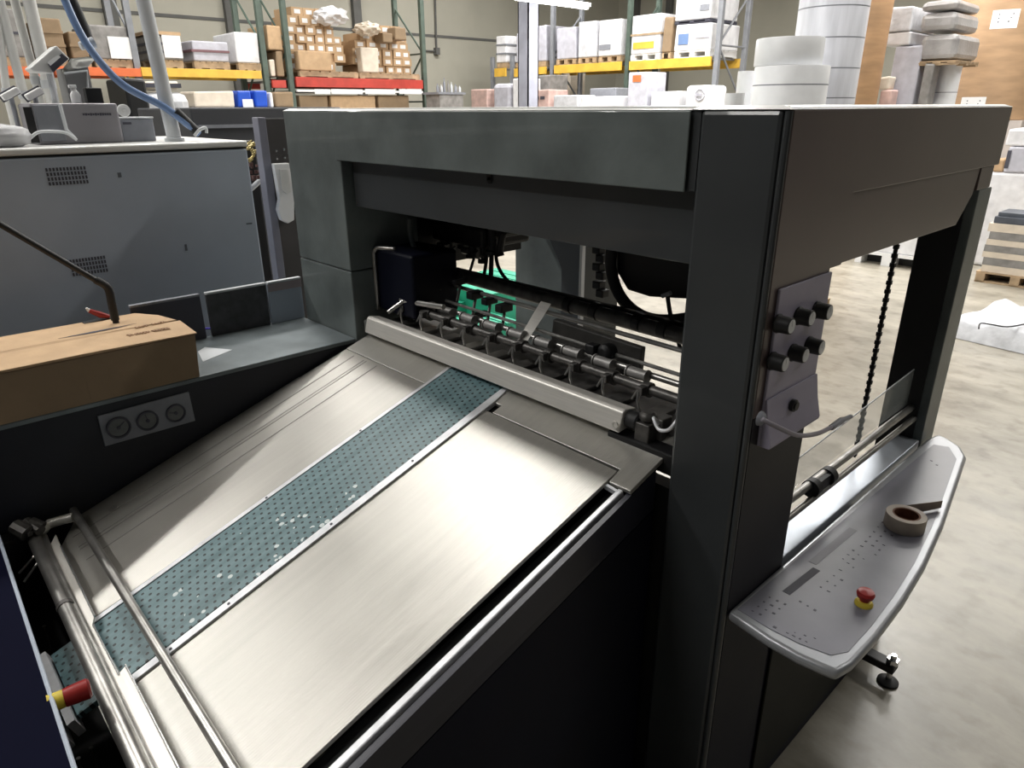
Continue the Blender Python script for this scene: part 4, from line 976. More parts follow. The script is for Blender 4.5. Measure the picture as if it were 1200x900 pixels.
# pallets and heaps on the red shelf
zb = bR[5]
for (u0, u1, lb_) in [(352, 420, 'pallet under the left carton heap on the red shelf'), (422, 492, 'pallet under the right carton heap on the red shelf')]:
    b = load_y(XA-.02, u0, u1, 86, 92, .95); rack_pallet(b, zb+.11, lb_, 'wood', zb=zb)
ZH = zb+.112
def heap(u0, u1, rows, label_, group, seed, scale=1.):
    """rows: list of (number, row height px fraction) built as cartons, each a thing; the first is copied"""
    r_ = random.Random(seed)
    y0, y1 = P(u0, 70, 'x', XA).y, P(u1, 70, 'x', XA).y
    z = ZH; first = None; out = []
    for n_, h, inset0, inset1 in rows:
        ya, yb = y0+(y1-y0)*inset0, y0+(y1-y0)*inset1; w = (yb-ya)/n_
        for k in range(n_):
            hh = h-.004
            y = ya+w*(k+.5)
            s = (.36, w-.012, hh)
            if first is None:
                t = thing('carton', label_, 'carton', (XA-.25, y, z), group)
                obj('carton_body', box(B(), XA-.25-.5, XA-.25+.5, y-.5, y+.5, z, z+1), 'card', t)
                obj('end_label', box(B(), XA-.25+.5, XA-.25+.507, y-.26, y+.26, z+.25, z+.75), 'paper', t)
                first = t; o = t
            else:
                o = first.copy(); COL.objects.link(o)
                for ch in first.children:
                    c = ch.copy(); COL.objects.link(c); c.parent = o
                    if 'carton_body' in c.name:
                        pass
            o.location = (XA-.60+r_.uniform(-.04, .04), y, z); o.scale = (s[0]*1.8, s[1], s[2]); o.rotation_euler = (0, 0, r_.uniform(-.04, .04))
            out.append(o)
        z += h
    return out
HA = heap(345, 413, [(4, .17, 0, .80), (5, .15, 0, 1), (6, .15, .0, 1), (6, .14, .02, .97), (5, .15, .03, .85), (4, .15, .08, .8), (3, .14, .15, .75)], 'small brown carton with white end label in the left heap on the red shelf', 'cartons heaped at the left of the red shelf', 4)
HB = heap(422, 491, [(6, .15, .1, 1), (6, .14, 0, 1), (6, .15, .02, 1), (5, .14, .05, .98), (4, .14, .15, .95), (2, .15, .5, .85)], 'small pale brown carton in the right heap on the red shelf', 'cartons heaped at the right of the red shelf', 6)
# two larger open cartons in front of the heaps
q_ = list(load_y(XA, 351, 389, 60, 84, .20)); q_[4] = ZH
bulk('big_open_carton', q_, 'card', 'large plain brown carton in front of the left carton heap', 'carton', face='x')
q_ = list(load_y(XA, 424, 444, 56, 84, .20)); q_[4] = ZH
bulk('big_open_carton', q_, 'cream', 'large pale brown carton in front of the right carton heap', 'carton')
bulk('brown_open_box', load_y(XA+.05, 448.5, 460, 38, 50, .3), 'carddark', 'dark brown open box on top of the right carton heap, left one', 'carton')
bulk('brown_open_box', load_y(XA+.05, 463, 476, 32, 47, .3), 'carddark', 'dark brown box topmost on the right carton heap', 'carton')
# crumpled paper on top of the heaps
for i, (u, v, w, h, lb_) in enumerate([(388, 19, 24, 9, 'crumpled white wrapping on top of the left carton heap'), (430, 34, 18, 7, 'crumpled tan packing paper on top of the right carton heap')]):
    bm = B(); c = P(u, v, 'x', XA-.1); bmesh.ops.create_icosphere(bm, subdivisions=3, radius=1)
    k = CAM.x-XA; sy, sz = w*.0125, h*.0165
    for q in bm.verts:
        f_ = 1+.25*math.sin(9*q.co.x+4*q.co.y)*math.cos(7*q.co.z+3*q.co.y)
        q.co = c+Vector((.3*q.co.x*f_, sy*q.co.y*f_, sz*q.co.z*f_))
    single('crumpled_paper', bm, ['white', 'cream'][i], lb_, 'paper')
for i, (u0, u1, v0, v1, m) in enumerate([(317, 323, 70, 93, 'cream'), (325, 333, 60, 93, 'carddark'), (314, 330, 30, 59, 'card')]):
    b = list(load_y(XA-.02, u0, u1, v0, v1, .8))
    if i < 2: b[4] = zb
    else: b[4] = P(324, 60, 'x', XA-.02).z+.02
    bulk('shelf_carton', b, m, ['cream carton on the short red shelf between green uprights', 'dark brown carton on the short red shelf between green uprights', 'upper brown carton stacked between the two green uprights'][i], 'carton')
# loads on the yellow / orange shelves
zy = bY[5]
def on_y(u0, u1, v0, v1, m, label, name='wrapped_load', cat='load', pal=True, z_=None, **k):
    b = list(load_y(XA-.03, u0, u1, v0, v1, .95)); z_ = z_ if z_ is not None else zy
    if pal:
        rack_pallet(b, z_+.12, 'pallet under the ' + label, 'wood', zb=z_+.001); b[4] = z_+.122
    else: b[4] = z_+.001
    return bulk(name, b, m, label, cat, **k)
on_y(178, 213, 42, 80, 'greyload', 'dark bundled stack with pale label and tan lid on the yellow shelf', bands=2, lid='card', stickers=[(.7, .6, .28, .35, 'paper')])
on_y(226, 268, 48, 80, 'lav', 'pale stack with a purple-brown band on the yellow shelf', bands=1, bandm=mat('plum_band', (.18, .09, .10), .6, var=.1))
on_y(277, 304, 38, 80, 'white', 'tall plain white stack at the right end of the yellow shelf')
on_y(108, 152, 30, 78, 'greyload', 'grey-brown wrapped stack on the orange shelf with a pale tag', z_=bO[5], stickers=[(.72, .35, .3, .3, 'paper')])
on_y(50, 75, 22, 78, 'carddark', 'brown carton stack behind the ducts on the far left shelf', z_=bO2[5], bands=2, bandm='carddark')
on_y(84, 104, 38, 78, 'carddark', 'lower brown carton stack left of the blue hose', z_=bO[5]-.01, bands=1, bandm='carddark')
on_y(0, 30, 10, 78, 'greyload', 'grey-brown load behind the leftmost ducts', z_=bO2[5], bands=1)
# things below the yellow shelf
Xn = -9.0
def low(u0, u1, v0, v1, m, label, name, cat, X=Xn, d=.6, **k):
    b = list(load_y(X, u0, u1, v0, v1, d)); b[4] = 0
    return bulk(name, b, m, label, cat, **k)
shelfz = P(270, 126, 'x', -8.2).z
t = thing('long_grey_bench', 'long grey bench carrying the white box and blue bins', 'bench', (-8.5, 2.2, 0))
ya, yb = P(226, 126, 'x', -8.2).y, P(345, 126, 'x', -8.2).y
obj('bench_top', box(B(), -8.9, -8.2, ya, yb, shelfz-.05, shelfz), 'gauge', t, bev=.005)
obj('bench_body', box(B(), -8.85, -8.25, ya+.05, yb-.05, 0, shelfz-.051), mat('bench_grey', (.12, .12, .13), .6, var=.1), t)
def bench(u0, u1, v0, m, label, name, cat, **k):
    b = list(load_y(-8.3, u0, u1, v0, 125, .45)); b[4] = shelfz+.001
    return bulk(name, b, m, label, cat, **k)
bench(227, 275, 107, 'cream', 'long low white box on the grey bench', 'white_box', 'box')
t = bench(279, 296, 106, 'blue', 'blue plastic bin with a white label on the grey bench', 'blue_bin', 'bin', stickers=[(.6, .25, .13, .09, 'paper')])
bench(298, 313, 106, 'blue', 'plain blue plastic bin beside the labelled one on the bench', 'blue_bin', 'bin')
bench(317, 321, 108, 'paper', 'narrow white bottle-like box right of the blue bins', 'white_box', 'box')
bench(324, 344, 108, 'carddark', 'brown box at the right end of the grey bench', 'brown_box', 'box')
b = list(load_y(-6.5, 176, 226, 108, 165, .5)); b[4] = 0
t = bulk('white_sack', b, 'wrap', 'bulging white plastic sack behind the cabinet and pale pipe', 'sack', bev=.08)
b2 = [b[0]+.05, b[1]-.05, b[2]+.03, b[3]-.06, b[5]+.02, P(200, 95, 'x', -6.5).z]
bulk('white_bundle', b2, 'cream', 'cream bundle on top of the white plastic sack', 'bundle', bands=1)
b = list(load_y(-5.8, 152, 178, 92, 165, .5)); b[4] = 0
bulk('black_unit', b, 'black', 'black machine body behind the instrument and pale pipe', 'machine')
b = list(load_y(-9.5, 226, 312, 93, 106, .3)); b[4] = 0
# ---- rack B along x (face at y = YB)
YB = 11.0
def upright_x(u, Y, m, label, D=1.0, ztop=4.6):
    x = P(u, 80, 'y', Y).x
    t = thing('rack_upright', label, 'rack upright', (x, Y+D/2, 0))
    for y in (Y, Y+D-.08): obj('post', box(box(B(), x-.045, x+.045, y, y+.08, 0, ztop), x-.07, x+.07, y-.02, y+.10, 0, .012), m, t)
    bm = B(); z = .2; k = 0
    while z < ztop-1.0:
        ya, yb = (Y+.04, Y+D-.04) if k % 2 else (Y+D-.04, Y+.04)
        tube(bm, [(x, ya, z), (x, yb, z+.9)], .02, 6); tube(bm, [(x, Y+.04, z), (x, Y+D-.04, z)], .018, 6); z += .9; k += 1
    obj('bracing', bm, m, t)
upright_x(734, YB, 'rackgreen', 'green upright between the two bays of the yellow rack')
upright_x(838, YB, 'rackgrey', 'grey upright at the right end of the yellow rack')
upright_x(646, YB, 'rackgrey', 'grey upright near the left end of the yellow rack')
upright_x(576, YB, 'rackgrey', 'grey upright at the far left end of the white loads', ztop=3.0)
upright_x(599, YB, 'rackgrey', 'grey upright between the two narrow white stacks', ztop=3.0)
def beam_x(u0, u1, v0, v1, Y, m, label, D=1.0):
    b = load_x(Y, u0, u1, v0, v1)
    t = thing('rack_shelf', label, 'rack shelf', ((b[0]+b[1])/2, Y+D/2, b[4]))
    obj('front_beam', box(B(), b[0], b[1], Y-.05, Y-.002, b[4], b[5]), m, t, bev=.004)
    obj('rear_beam', box(B(), b[0], b[1], Y+D+.002, Y+D+.05, b[4], b[5]), m, t, bev=.004)
    bm = B(); k = max(2, int((b[1]-b[0])/.35))
    for i in range(k):
        x = b[0]+(b[1]-b[0])*(i+.5)/k; box(bm, x-.05, x+.05, Y, Y+D, b[5]-.03, b[5]-.005)
    obj('deck_bars', bm, 'rackgrey', t)
    return b
b0 = beam_x(632, 641, 78.5, 87, YB, 'yellow', 'short end of the yellow rack shelf right of the steel column')
b1 = beam_x(651, 729, 74.5, 84.5, YB, 'yellow', 'yellow rack shelf of the left bay carrying four pale loads')
zx = b1[5]
b2_ = beam_x(739, 834, 69, 80, YB, 'yellow', 'yellow rack shelf of the right bay carrying white cartons')
zx2 = b2_[5]
b3 = beam_x(581, 594, 80, 90, YB, 'yellow', 'short yellow shelf under the narrow banded white stack')
b4 = beam_x(604, 621, 80, 90, YB, 'yellow', 'short yellow shelf piece just left of the steel column')
def on_x(u0, u1, v0, v1, m, label, z_, pal=.12, name='wrapped_load', cat='load', D=.95, pm='wood', **k):
    b = list(load_x(YB+.02, u0, u1, v0, v1, D))
    if pal:
        rack_pallet(b, z_+pal, 'pallet under the ' + label, pm, zb=z_+.001); b[4] = z_+pal+.002
    elif z_ is not None: b[4] = z_+.001
    return bulk(name, b, m, label, cat, face='y', **k)
on_x(582, 593, 42, 78, 'white', 'narrow banded white stack at the left end of the rack', b3[5], bands=2, bandm='rackgrey')
on_x(605, 620, 38, 76, 'lav', 'narrow pale stack just left of the steel column', b4[5])
on_x(629, 640, 30, 73, 'lav', 'pale lavender wrapped load right of the steel column', b0[5])
on_x(652, 675, 32, 72, 'lav', 'grey-lavender wrapped load, second on the left bay', zx)
on_x(678, 699, 25, 71, 'wrap', 'milky wrapped load, third on the left bay', zx)
on_x(702, 728, 23, 70, 'white', 'bright white wrapped load beside the green upright', zx, bands=0, stickers=[(.3, .25, .3, .10, 'gauge')])
on_x(740, 774, 17, 66, 'white', 'white cartons with orange stickers on the right bay', zx2, pm='paper', bands=1, bandm='wood', stickers=[(.45, .22, .5, .12, 'yellow')])
on_x(777, 787, 20, 66, 'carddark', 'brownish block painted as the shaded side of the orange-stickered cartons', zx2, D=.9)  # separate block carries the shade of the cartons' side in its colour
tA = on_x(791, 833, 28, 64, 'white', 'lower white carton block at the right end of the yellow shelf', zx2, pm='paper', stickers=[(.78, .7, .3, .22, 'lav'), (.25, .45, .22, .18, 'hoseblue')])
zc = P(812, 28, 'y', YB).z
on_x(792, 833, -14, 26, 'white', 'upper white carton block stacked at the rack end', zc+.01, pal=.06, pm='ink', stickers=[(.85, .35, .2, .1, 'gauge')])
# below the beams
def floor_x(Y, u0, u1, v0, m, label, name, cat, D=.55, z0=0., **k):
    b = list(load_x(Y, u0, u1, v0, v0+20, D)); b[4] = z0; b[5] = P((u0+u1)/2, v0, 'y', Y).z
    return bulk(name, b, m, label, cat, face='y', **k)
floor_x(9.6, 737, 759, 84, 'lav', 'tall pale stack with an orange tag under the yellow shelf', 'tall_stack', 'load', stickers=[(.45, .955, .18, .11, 'orange')])
floor_x(9.6, 763, 795, 107, 'white', 'low white box right of the tall orange-tagged stack', 'white_box', 'box')
t = floor_x(9.6, 803, 832, 100, 'white', 'white bag with a round grey emblem below the rack end', 'white_bag', 'bag', bev=.06)
c = P(820, 111, 'y', 9.58)
bm = B(); tube(bm, [c+Vector((.085*math.cos(a_), -.0, .085*math.sin(a_))) for a_ in [i*math.pi/12 for i in range(25)]], .012, 8)
sub_o = obj('round_emblem', bm, 'lav', t, smooth=True)
bm = B()
for i in range(4): box(bm, c.x-.05+i*.025, c.x-.035+i*.025, 9.55, 9.58, c.z-.02, c.z+.02)
obj('emblem_strokes', bm, 'lav', t)
floor_x(9.6, 648, 676, 112, 'wrap', 'low milky wrapped bundle under the left bay', 'low_bundle', 'load')
floor_x(9.6, 680, 728, 113, 'white', 'long low white bundle under the left bay', 'low_bundle', 'load')
floor_x(10.25, 690, 722, 103, 'gauge', 'grey tub behind the low white bundle', 'grey_tub', 'tub')
floor_x(10.25, 626, 644, 88, 'greyload', 'grey box under the left end of the yellow shelf', 'grey_box', 'box')
floor_x(9.6, 624, 643, 105, 'pink', 'pinkish crate in front of the grey box under the rack', 'pink_crate', 'crate', bands=0, stickers=[(.3, .93, .12, .06, 'ink'), (.65, .93, .12, .06, 'ink')])
floor_x(9.6, 577, 597, 98, 'lav', 'pale wrapped bundle on the floor at the left rack end', 'wrapped_bundle', 'load', bev=.08)
floor_x(9.6, 601, 612, 92, 'white', 'narrow white stack beside the wrapped bundle', 'narrow_stack', 'load', bands=0)
floor_x(9.6, 552, 571, 105, 'pink', 'pink carton stack left of the rack', 'pink_stack', 'carton stack', bands=2, bandm='cream')
floor_x(12.5, 648, 668, 86, 'cream', 'cream cartons seen through the rack below the shelf', 'cream_cartons', 'carton stack')
# small trolley with bottles
t = thing('bottle_trolley', 'small grey trolley crowded with bottles in front of the bare wall', 'trolley', tuple(Vector((P(529, 115, 'x', -11).x, P(529, 115, 'x', -11).y, 0))))
b = load_y(-11, 514, 546, 108, 121, .5)
obj('trolley_shelf', box(B(), b[0], b[1], b[2], b[3], b[5]-.04, b[5]), 'gauge', t)
obj('trolley_body', box(B(), b[0]+.03, b[1]-.03, b[2]+.05, b[3]-.05, .1, b[5]-.041), 'greyload', t)
for dx in (.06, .44):
    for dy in (.06, b[3]-b[2]-.06):
        obj('wheel', tube(B(), [(b[0]+dx-.02, b[2]+dy, .05), (b[0]+dx+.02, b[2]+dy, .05)], .05, 12), 'rubber', t)
rr = random.Random(8); z1 = b[5]
names = ['tall grey bottle', 'short dark bottle', 'pale bottle']
for i in range(9):
    y = b[2]+(b[3]-b[2])*(i+.5)/9; h = rr.uniform(.12, .26); r_ = .026
    bm = lathe(B(), [(0, 0), (r_, 0), (r_, h*.62), (r_*.4, h*.8), (r_*.4, h), (0, h)], (-11.12+rr.uniform(-.05, .05), y, z1+.001), 12)
    single('bottle', bm, ['gauge', 'greyload', 'pipe'][i % 3], 'small bottle standing on the grey trolley by the bare wall', 'bottle', 'bottles on the trolley', smooth='auto')

# ---- paper rolls right of the racks
def roll(name, u0, u1, v0, v1, Y, m, label, core='wood', endm=None, z0=None, bands=(), stickers=(), prof=None):
    a = P(u0, (v0+v1)/2, 'y', Y); b_ = P(u1, (v0+v1)/2, 'y', Y)
    va = (a-CAM); va.z = 0; vb = (b_-CAM); vb.z = 0
    half = va.angle(vb)/2; mid = (va.normalized()+vb.normalized()).normalized(); dist = ((va.length+vb.length)/2)
    r_ = dist*math.sin(half); cx_, cy_ = CAM.x+mid.x*dist, CAM.y+mid.y*dist
    def zat(v):
        q = P((u0+u1)/2, v, 'y', cy_); dq = (q-CAM); s = (dist-r_)/math.hypot(dq.x, dq.y); return CAM.z+dq.z*s
    zt_ = zat(v0); zb_ = zat(v1) if z0 is None else z0
    t = thing(name, label, 'paper roll', (cx_, cy_, zb_))
    h = zt_-zb_
    obj('roll_body', lathe(B(), [(r_*.16, .0), (r_*.985, 0), (r_, .01), (r_, h-.01), (r_*.985, h), (r_*.16, h)], (cx_, cy_, zb_), 56), m, t, smooth='auto')
    obj('core', lathe(B(), [(r_*.10, .0), (r_*.155, 0), (r_*.155, h), (r_*.10, h)], (cx_, cy_, zb_), 24), core, t, smooth='auto')
    for f_ in bands:
        obj('wrap_edge', lathe(B(), [(r_*1.0015, 0), (r_*1.003, .001), (r_*1.003, .008), (r_*1.0015, .009)], (cx_, cy_, zb_+h*f_), 56), 'gauge', t)
    for (ang, f_, w, hh) in stickers:
        base = math.atan2(CAM.y-cy_, CAM.x-cx_)+ang; bm = B(); k = 6
        vs = [[], []]
        for j in range(k+1):
            an = base+(j/k-.5)*w/r_
            for s_, row in ((0, vs[0]), (1, vs[1])): row.append(bm.verts.new((cx_+r_*1.004*math.cos(an), cy_+r_*1.004*math.sin(an), zb_+h*f_+(s_-.5)*hh)))
        for j in range(k): bm.faces.new((vs[0][j], vs[0][j+1], vs[1][j+1], vs[1][j]))
        st = obj('paper_label', bm, 'paper', t)
        bm = B()
        for q in range(3):
            an0, an1 = base-.25*w/r_, base+.3*w/r_*(1-.2*q); zz_ = zb_+h*f_+hh*(.22-.2*q)
            vv = [bm.verts.new((cx_+r_*1.006*math.cos(an), cy_+r_*1.006*math.sin(an), z_)) for an, z_ in ((an0, zz_), (an1, zz_), (an1, zz_+hh*.08), (an0, zz_+hh*.08))]
            bm.faces.new(vv)
        sub('label_text', bm, 'ink', st)
    return t, (cx_, cy_, r_, zb_, zt_)
z_p = .14
wr = mat('white_roll_wrap', (.86, .87, .89), .32, var=.06, vscale=5, bump=.05, bscale=9)
t, g1 = roll('white_paper_roll', 880, 968, 76, 160, 4.6, wr, 'wide white paper roll in front, lower of the two visible ones', z0=z_p, bands=(.93,))
t, g2 = roll('white_paper_roll', 885, 966, 42, 76, 4.6, wr, 'white paper roll stacked on the wide front roll', z0=g1[4]+.004)
t, g3 = roll('white_paper_roll', 928, 1010, -60, 200, 5.3, mat('tall_roll_wrap', (.80, .81, .87), .25, var=.08, vscale=4, stretch=(4, 4, .5)), 'tall glossy white roll column rising out of the frame', z0=z_p, bands=(.42, .62, .70, .78, .86))
roll('white_paper_roll', 862, 884, 83, 140, 5.2, wr, 'small white roll behind the wide front roll, left side', z0=0)
roll('white_paper_roll', 848, 871, 109, 150, 4.1, wr, 'low white roll at the left foot of the roll group', z0=0)
roll('kraft_paper_roll', 984, 1038, -80, 200, 8.6, mat('brown_roll_wrap', (.34, .20, .10), .6, var=.15, vscale=3, stretch=(1, 1, 5)), 'brown kraft roll column right of the tall white roll', z0=0)
t, g6 = roll('kraft_paper_roll', 1122, 1245, -120, 141, 11.0, 'kraft', 'huge brown kraft roll with two white labels at the right edge', z0=None, stickers=[(-.02, .475, .30, .22), (-.28, .075, .30, .20)])
# support of the big kraft roll
bm = B(); single('roll_stand', box(B(), g6[0]-g6[2]*.8, g6[0]+g6[2]*.95, g6[1]-g6[2]*.7, g6[1]+g6[2]*.9, 0, g6[3]-.002), mat('pale_pink_stand', (.55, .49, .45), .6, var=.08), 'pale pinkish block the huge kraft roll stands on', 'stand')
for (x, y, s, lb_) in [(g1[0], g1[1], .33, 'pallet below the wide white front rolls'), (g3[0]-.02, g3[1]+.02, .29, 'pallet below the tall white roll column')]:
    bm = pallet_mesh(s*2, s*1.6, .139); bmesh.ops.translate(bm, verts=bm.verts, vec=(x, y, 0)); single('pallet', bm, 'wood', lb_, 'pallet')
# wrapped stacks between the kraft rolls
def back_x(Y, u0, u1, v0, v1, m, label, name, cat='load', D=.9, z0=None, **k):
    b = list(load_x(Y, u0, u1, v0, v1, D))
    if z0 is not None: b[4] = z0
    return bulk(name, b, m, label, cat, face='y', **k), b
back_x(9.0, 1036, 1069, 54, 200, 'lav', 'pale stack with two dark slots right of the brown roll column', 'pale_stack', z0=0, stickers=[(.45, .70, .10, .05, 'ink'), (.75, .70, .10, .05, 'ink')])
back_x(8.75, 1029, 1042, 90, 105, 'cream', 'small cream carton beside the brown roll column', 'cream_carton', 'carton', D=.2)
back_x(8.75, 1028, 1042, 106, 150, 'pink', 'reddish brown carton under the small cream one', 'brown_carton', 'carton', D=.2, z0=.64)
back_x(9.0, 1036, 1068, 8, 37, 'wrap', 'upper pale wrapped stack behind the grey bundles', 'wrapped_stack')
back_x(9.0, 1035, 1067, 38, 53, 'white', 'lower pale wrapped slab behind the grey bundles', 'wrapped_slab')
for i, (u0, u1, v0, v1) in enumerate([(1079, 1122, 0, 12), (1078, 1121, 14, 36), (1077, 1120, 40, 70)]):
    back_x(9.0, u0, u1, v0, v1, mat('grey_plastic_bundle_%d' % i, (.36, .35, .35), .3, var=.2, vscale=6, bump=.4), ['topmost grey plastic-wrapped bundle left of the huge kraft roll', 'middle grey plastic-wrapped bundle left of the huge kraft roll', 'lowest grey plastic-wrapped bundle, over a pallet'][i], 'wrapped_bundle', bev=.06)
bq = list(load_x(9.0, 1076, 1120, 71, 75, .9)); rack_pallet(bq, bq[5], 'pallet carrying the three grey plastic-wrapped bundles', 'wood', zb=bq[4])
roll('white_paper_roll', 1092, 1120, 75.5, 160, 9.5, wr, 'white roll under the grey wrapped bundles', z0=0.0, bands=(.86,))
back_x(9.0, 1072, 1083, 75.5, 200, 'greyload', 'grey shaded stack left of the white roll below the bundles', 'grey_stack', z0=0, D=.2)

# ---- right edge: stacked pallets on the floor
YR = 7.2
def fl(Y, u0, u1, v0, v1, m, label, name, cat='load', D=.8, z0=None, **k): return back_x(Y, u0, u1, v0, v1, m, label, name, cat, D, z0, **k)
a = P(1150, 331, 'z', 0); Ys = a.y
bb = load_x(Ys, 1142, 1194, 320, 330, .9)
x0, x1 = bb[0], bb[1]+.35
bm = pallet_mesh(x1-x0, .9, .12); bmesh.ops.translate(bm, verts=bm.verts, vec=((x0+x1)/2, Ys+.45, 0)); single('pallet', bm, 'wood', 'pallet under the layered leaflet stack at the right edge', 'pallet')
lv = [P(1165, v, 'y', Ys).z for v in (326, 312, 303, 296, 288, 281, 272, 262)]
mats_ = ['cream', 'greyload', 'cream', 'greyload', 'cream', 'greyload', 'cream']
names_ = ['bottom cream layer', 'lowest dark printed layer', 'second cream layer', 'middle dark printed layer', 'third cream layer', 'upper dark printed layer', 'top cream layer']
z = .121
for i in range(7):
    z1 = max(lv[i+1], z+.03); sh = random.uniform(-.02, .02)
    single('leaflet_layer', box(B(), x0+.02+sh, x1-.02+sh, Ys+.03, Ys+.85, z, z1-.002), mats_[i], names_[i] + ' of the leaflet stack at the right edge', 'leaflet stack'); z = z1
single('dark_tray', box(box(B(), x0+.04, x0+.44, Ys+.05, Ys+.5, z, P(1165, 254, 'y', Ys).z), x0+.06, x0+.42, Ys+.08, Ys+.47, P(1165, 254, 'y', Ys).z, P(1165, 249, 'y', Ys).z), mat('slate_tray', (.07, .08, .10), .4, var=.2), 'dark slate tray on top of the leaflet stack', 'tray', bev=.005)
single('cream_carton', box(B(), x0+.5, x1-.02, Ys+.05, Ys+.6, z, P(1185, 242, 'y', Ys).z), 'card', 'light brown carton on the leaflet stack at the right edge', 'carton')
# white loads stacked behind, higher
YW = Ys+1.0
b = list(load_x(YW, 1152, 1240, 203, 236, .9)); b[4] = 0; zz1 = b[5]
bulk('white_wrapped_pallet', b, 'white', 'broad white wrapped pallet load behind the leaflet stack', 'load', face='y', bev=.04, bands=0)
b = list(load_x(YW, 1164, 1177, 186, 203, .5)); b[4] = zz1+.002
bulk('tan_carton', b, 'card', 'tan carton standing on the white wrapped pallet', 'carton')
b = list(load_x(YW, 1180, 1240, 172, 200, .7)); b[4] = zz1+.002; zz2 = b[5]
bulk('grey_checked_load', b, 'lav', 'pale load with a dark edge strip on the white pallet at the right edge', 'load', stickers=[(.03, .5, .04, .2, 'ink')], face='y')
b = list(load_x(YW, 1180, 1245, 151, 170, .7)); b[4] = zz2+.002
bulk('white_slab', b, 'white', 'topmost white slab at the right edge, below the huge kraft roll', 'load')
# plastic covered flat pallet near the machine
t = thing('plastic_covered_pallet', 'low pallet covered by crumpled white plastic sheet on the floor at right', 'covered pallet', tuple(P(1170, 385, 'z', 0)))
c = P(1185, 372, 'z', .15)
bm = B(); nx, ny = 26, 20; W_, D_ = .95, .75; vs = []
rr = random.Random(21); ang = R(-8)
for i in range(nx+1):
    for j in range(ny+1):
        fx, fy = i/nx*2-1, j/ny*2-1; ed = max(abs(fx), abs(fy))
        z_ =   .16 + .02*math.sin(3.1*fx+1.3*fy)*math.cos(4*fy) +   .014*math.sin(9*fx-4*fy) + .010*rr.uniform(-1, 1)
        if ed > .82: z_ *= max(0, (1-ed)/.18)**.6
        x_, y_ = fx*W_*.62, fy*D_*.7
        vs.append(bm.verts.new((c.x+.22+x_*math.cos(ang)-y_*math.sin(ang), c.y+x_*math.sin(ang)+y_*math.cos(ang), z_+.004)))
for i in range(nx):
    for j in range(ny):
        k = i*(ny+1)+j; bm.faces.new((vs[k], vs[k+1+ny], vs[k+2+ny], vs[k+1]))
bmesh.ops.recalc_face_normals(bm, faces=bm.faces)
obj('plastic_sheet', bm, 'wrap', t, smooth=True)
bm = B(); g = [P(1147, 385, 'z', .2), P(1149, 379, 'z', .21), P(1160, 380, 'z', .21), P(1180, 383, 'z', .20), P(1200, 380, 'z', .20)]
obj('black_cord', tube(bm, smooth_path(g, 4), .006, 8), 'rubber', t, smooth=True)
# white pallet loads seen through the side opening
a = P(1010, 308, 'z', 0)
bb = load_x(a.y, 1004, 1082, 280, 300, .8)
t = thing('plastic_pallet', 'white plastic pallet with dark fork slots seen through the side opening', 'pallet', ((bb[0]+bb[1])/2, a.y+.4, 0))
zz = P(1040, 300, 'y', a.y).z
w = (bb[1]-bb[0])
for f0, f1 in ((0, .10), (.42, .60), (.90, 1.0)): obj('foot', box(B(), bb[0]+w*f0, bb[0]+w*f1, a.y, a.y+.28, 0, .12), 'paper', t)
obj('deck', box(B(), bb[0], bb[1], a.y, a.y+.28, .121, .16), 'paper', t)
obj('slot_backs', box(B(), bb[0]+.02, bb[1]-.02, a.y+.20, a.y+.25, .0, .119), 'black', t)
bulk('white_load', [bb[0], bb[1], a.y+.02, a.y+.26, .161, .62], 'white', 'white wrapped block on the plastic pallet behind the chain', 'load')

# green crates seen through the press opening
for i, (u, v, s, lb_) in enumerate([(515, 352, .22, 'green plastic crate seen through the press opening, far left'), (580, 328, .40, 'bright green plastic pallet behind the press, upper one'), (566, 375, .22, 'green plastic panel behind the shafts, nearest to the aluminium bar')]):
    p = P(u, v, 'z', .16 if i != 1 else .3)
    t = thing('green_crate', lb_, 'crate', (p.x, p.y, 0))
    zt_ = .16 if i != 1 else .3
    bm = B()
    for k in range(6): box(bm, p.x-s, p.x+s, p.y-s+k*s/3+.01, p.y-s+(k+1)*s/3-.012, zt_-.02, zt_)
    box(bm, p.x-s, p.x+s, p.y-s, p.y-s+.02, 0, zt_-.021); box(bm, p.x-s, p.x+s, p.y+s-.02, p.y+s, 0, zt_-.021)
    box(bm, p.x-s, p.x-s+.02, p.y-s+.021, p.y+s-.021, 0, zt_-.021); box(bm, p.x+s-.02, p.x+s, p.y-s+.021, p.y+s-.021, 0, zt_-.021)
    obj('slatted_box', bm, 'green', t)
    obj('corner_blocks', box(box(B(), p.x-s+.03, p.x-s+.10, p.y-s+.03, p.y-s+.10, 0, zt_-.021), p.x+s-.10, p.x+s-.03, p.y+s-.10, p.y+s-.03, 0, zt_-.021), 'green', t)

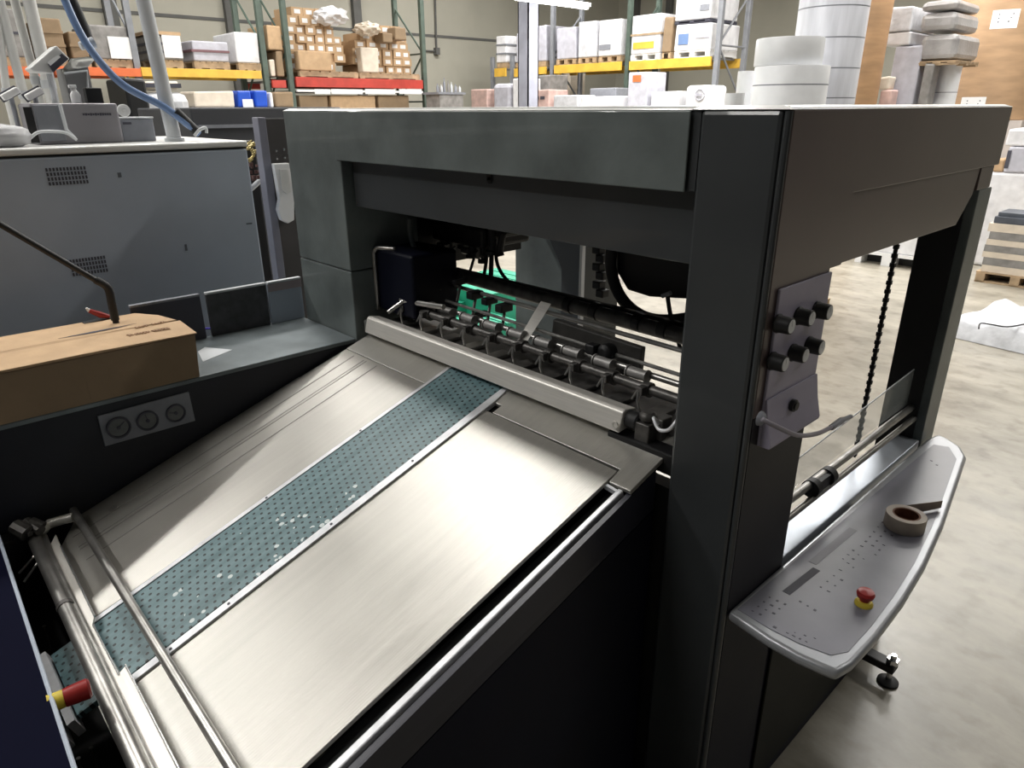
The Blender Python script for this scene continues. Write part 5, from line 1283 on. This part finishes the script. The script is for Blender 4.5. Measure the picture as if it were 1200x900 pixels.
# ================================================================ lights
def tube_light(x, y, z, L, ang, power, label, drop=0., w=.3):
    t = thing('ceiling_light', label, 'light fixture', (x, y, z))
    mm = Matrix.Translation((x, y, z)) @ Matrix.Rotation(ang, 4, 'Z')
    obj('housing', box(B(), -L/2-.03, L/2+.03, -w/2, w/2, .03, .09, mm), 'paper', t, bev=.004)
    obj('diffuser', box(B(), -L/2, L/2, -w/2+.03, w/2-.03, .0, .029, mm), 'lamp', t)
    bm = B()
    for s_ in (-1, 1): tube(bm, [mm @ Vector((s_*L*.4, 0, .09)), Vector(((mm @ Vector((s_*L*.4, 0, 0))).x, (mm @ Vector((s_*L*.4, 0, 0))).y, 7))], .004, 6)
    obj('hanger_wires', bm, 'walldark', t)
    ld = bpy.data.lights.new('area', 'AREA'); ld.shape = 'RECTANGLE'; ld.size = L; ld.size_y = w; ld.energy = power; ld.color = (1, .98, .945)
    lo = bpy.data.objects.new('lamp_light', ld); COL.objects.link(lo)
    lo.parent = t; lo.location = (0, 0, -.01); lo.rotation_euler = (0, 0, ang)
    return t
a = P(605, 3, 'x', -8.0); b_ = P(688, 8, 'x', -8.0)
mid = (a+b_)/2
tube_light(-8.0, mid.y, mid.z, (b_.y-a.y), R(90), 35, 'bright hanging strip light just right of the steel column', w=.12)
for (x, y, z, L, pw, lb_) in [
    (-5.3, 7.0, 5.2, 2.4, 300, 'strip light hanging over the aisle behind the press'),
    (-6.0, 1.6, 6.2, 2.4, 170, 'strip light over the area left of the press'),
    (-3.4, .6, 6.2, 2.4, 100, 'strip light above the press feeder'),
    (-11.0, 3.5, 6.0, 2.4, 190, 'strip light in front of the left wall rack'),
    (-11.0, 9.5, 6.0, 2.4, 260, 'strip light near the back left corner'),
    (-7.0, 9.2, 6.0, 2.4, 230, 'strip light in front of the yellow rack'),
    (-2.5, 9.0, 6.0, 2.4, 320, 'strip light over the white pallets'),
    (.6, 10.5, 6.0, 2.4, 110, 'strip light over the right aisle floor'),
    (-1.0, 5.6, 6.0, 2.4, 130, 'unseen strip light added to brighten the paper rolls'),  # added lamp, brightens the rolls
    (3.6, 4.5, 6.2, 2.4, 60, 'unseen strip light added for the right-facing sides'),  # added lamp, lights the knob panel and other right-facing sides
    (-1.5, 13.5, 6.0, 2.4, 200, 'strip light at the far back'),
    (-5.5, -3.2, 6.2, 2.4, 200, 'strip light over the printing units'),
    (-2.6, -4.5, 6.2, 2.4, 130, 'strip light behind the viewer')]:
    tube_light(x, y, z, L, 0 if x > -4 else R(90), pw, lb_)

w = bpy.data.worlds.new('world'); SC.world = w; w.use_nodes = True
bg = w.node_tree.nodes['Background']; bg.inputs[0].default_value = (.9, .95, 1, 1); bg.inputs[1].default_value = .05

for o in ORIG:
    if '_o' in o: del o['_o']
vs_ = SC.view_settings
SC.display_settings.display_device = 'sRGB'
vs_.view_transform = 'Standard'; vs_.look = 'None'; vs_.gamma = 1; vs_.exposure = 0.0; vs_.use_curve_mapping = False
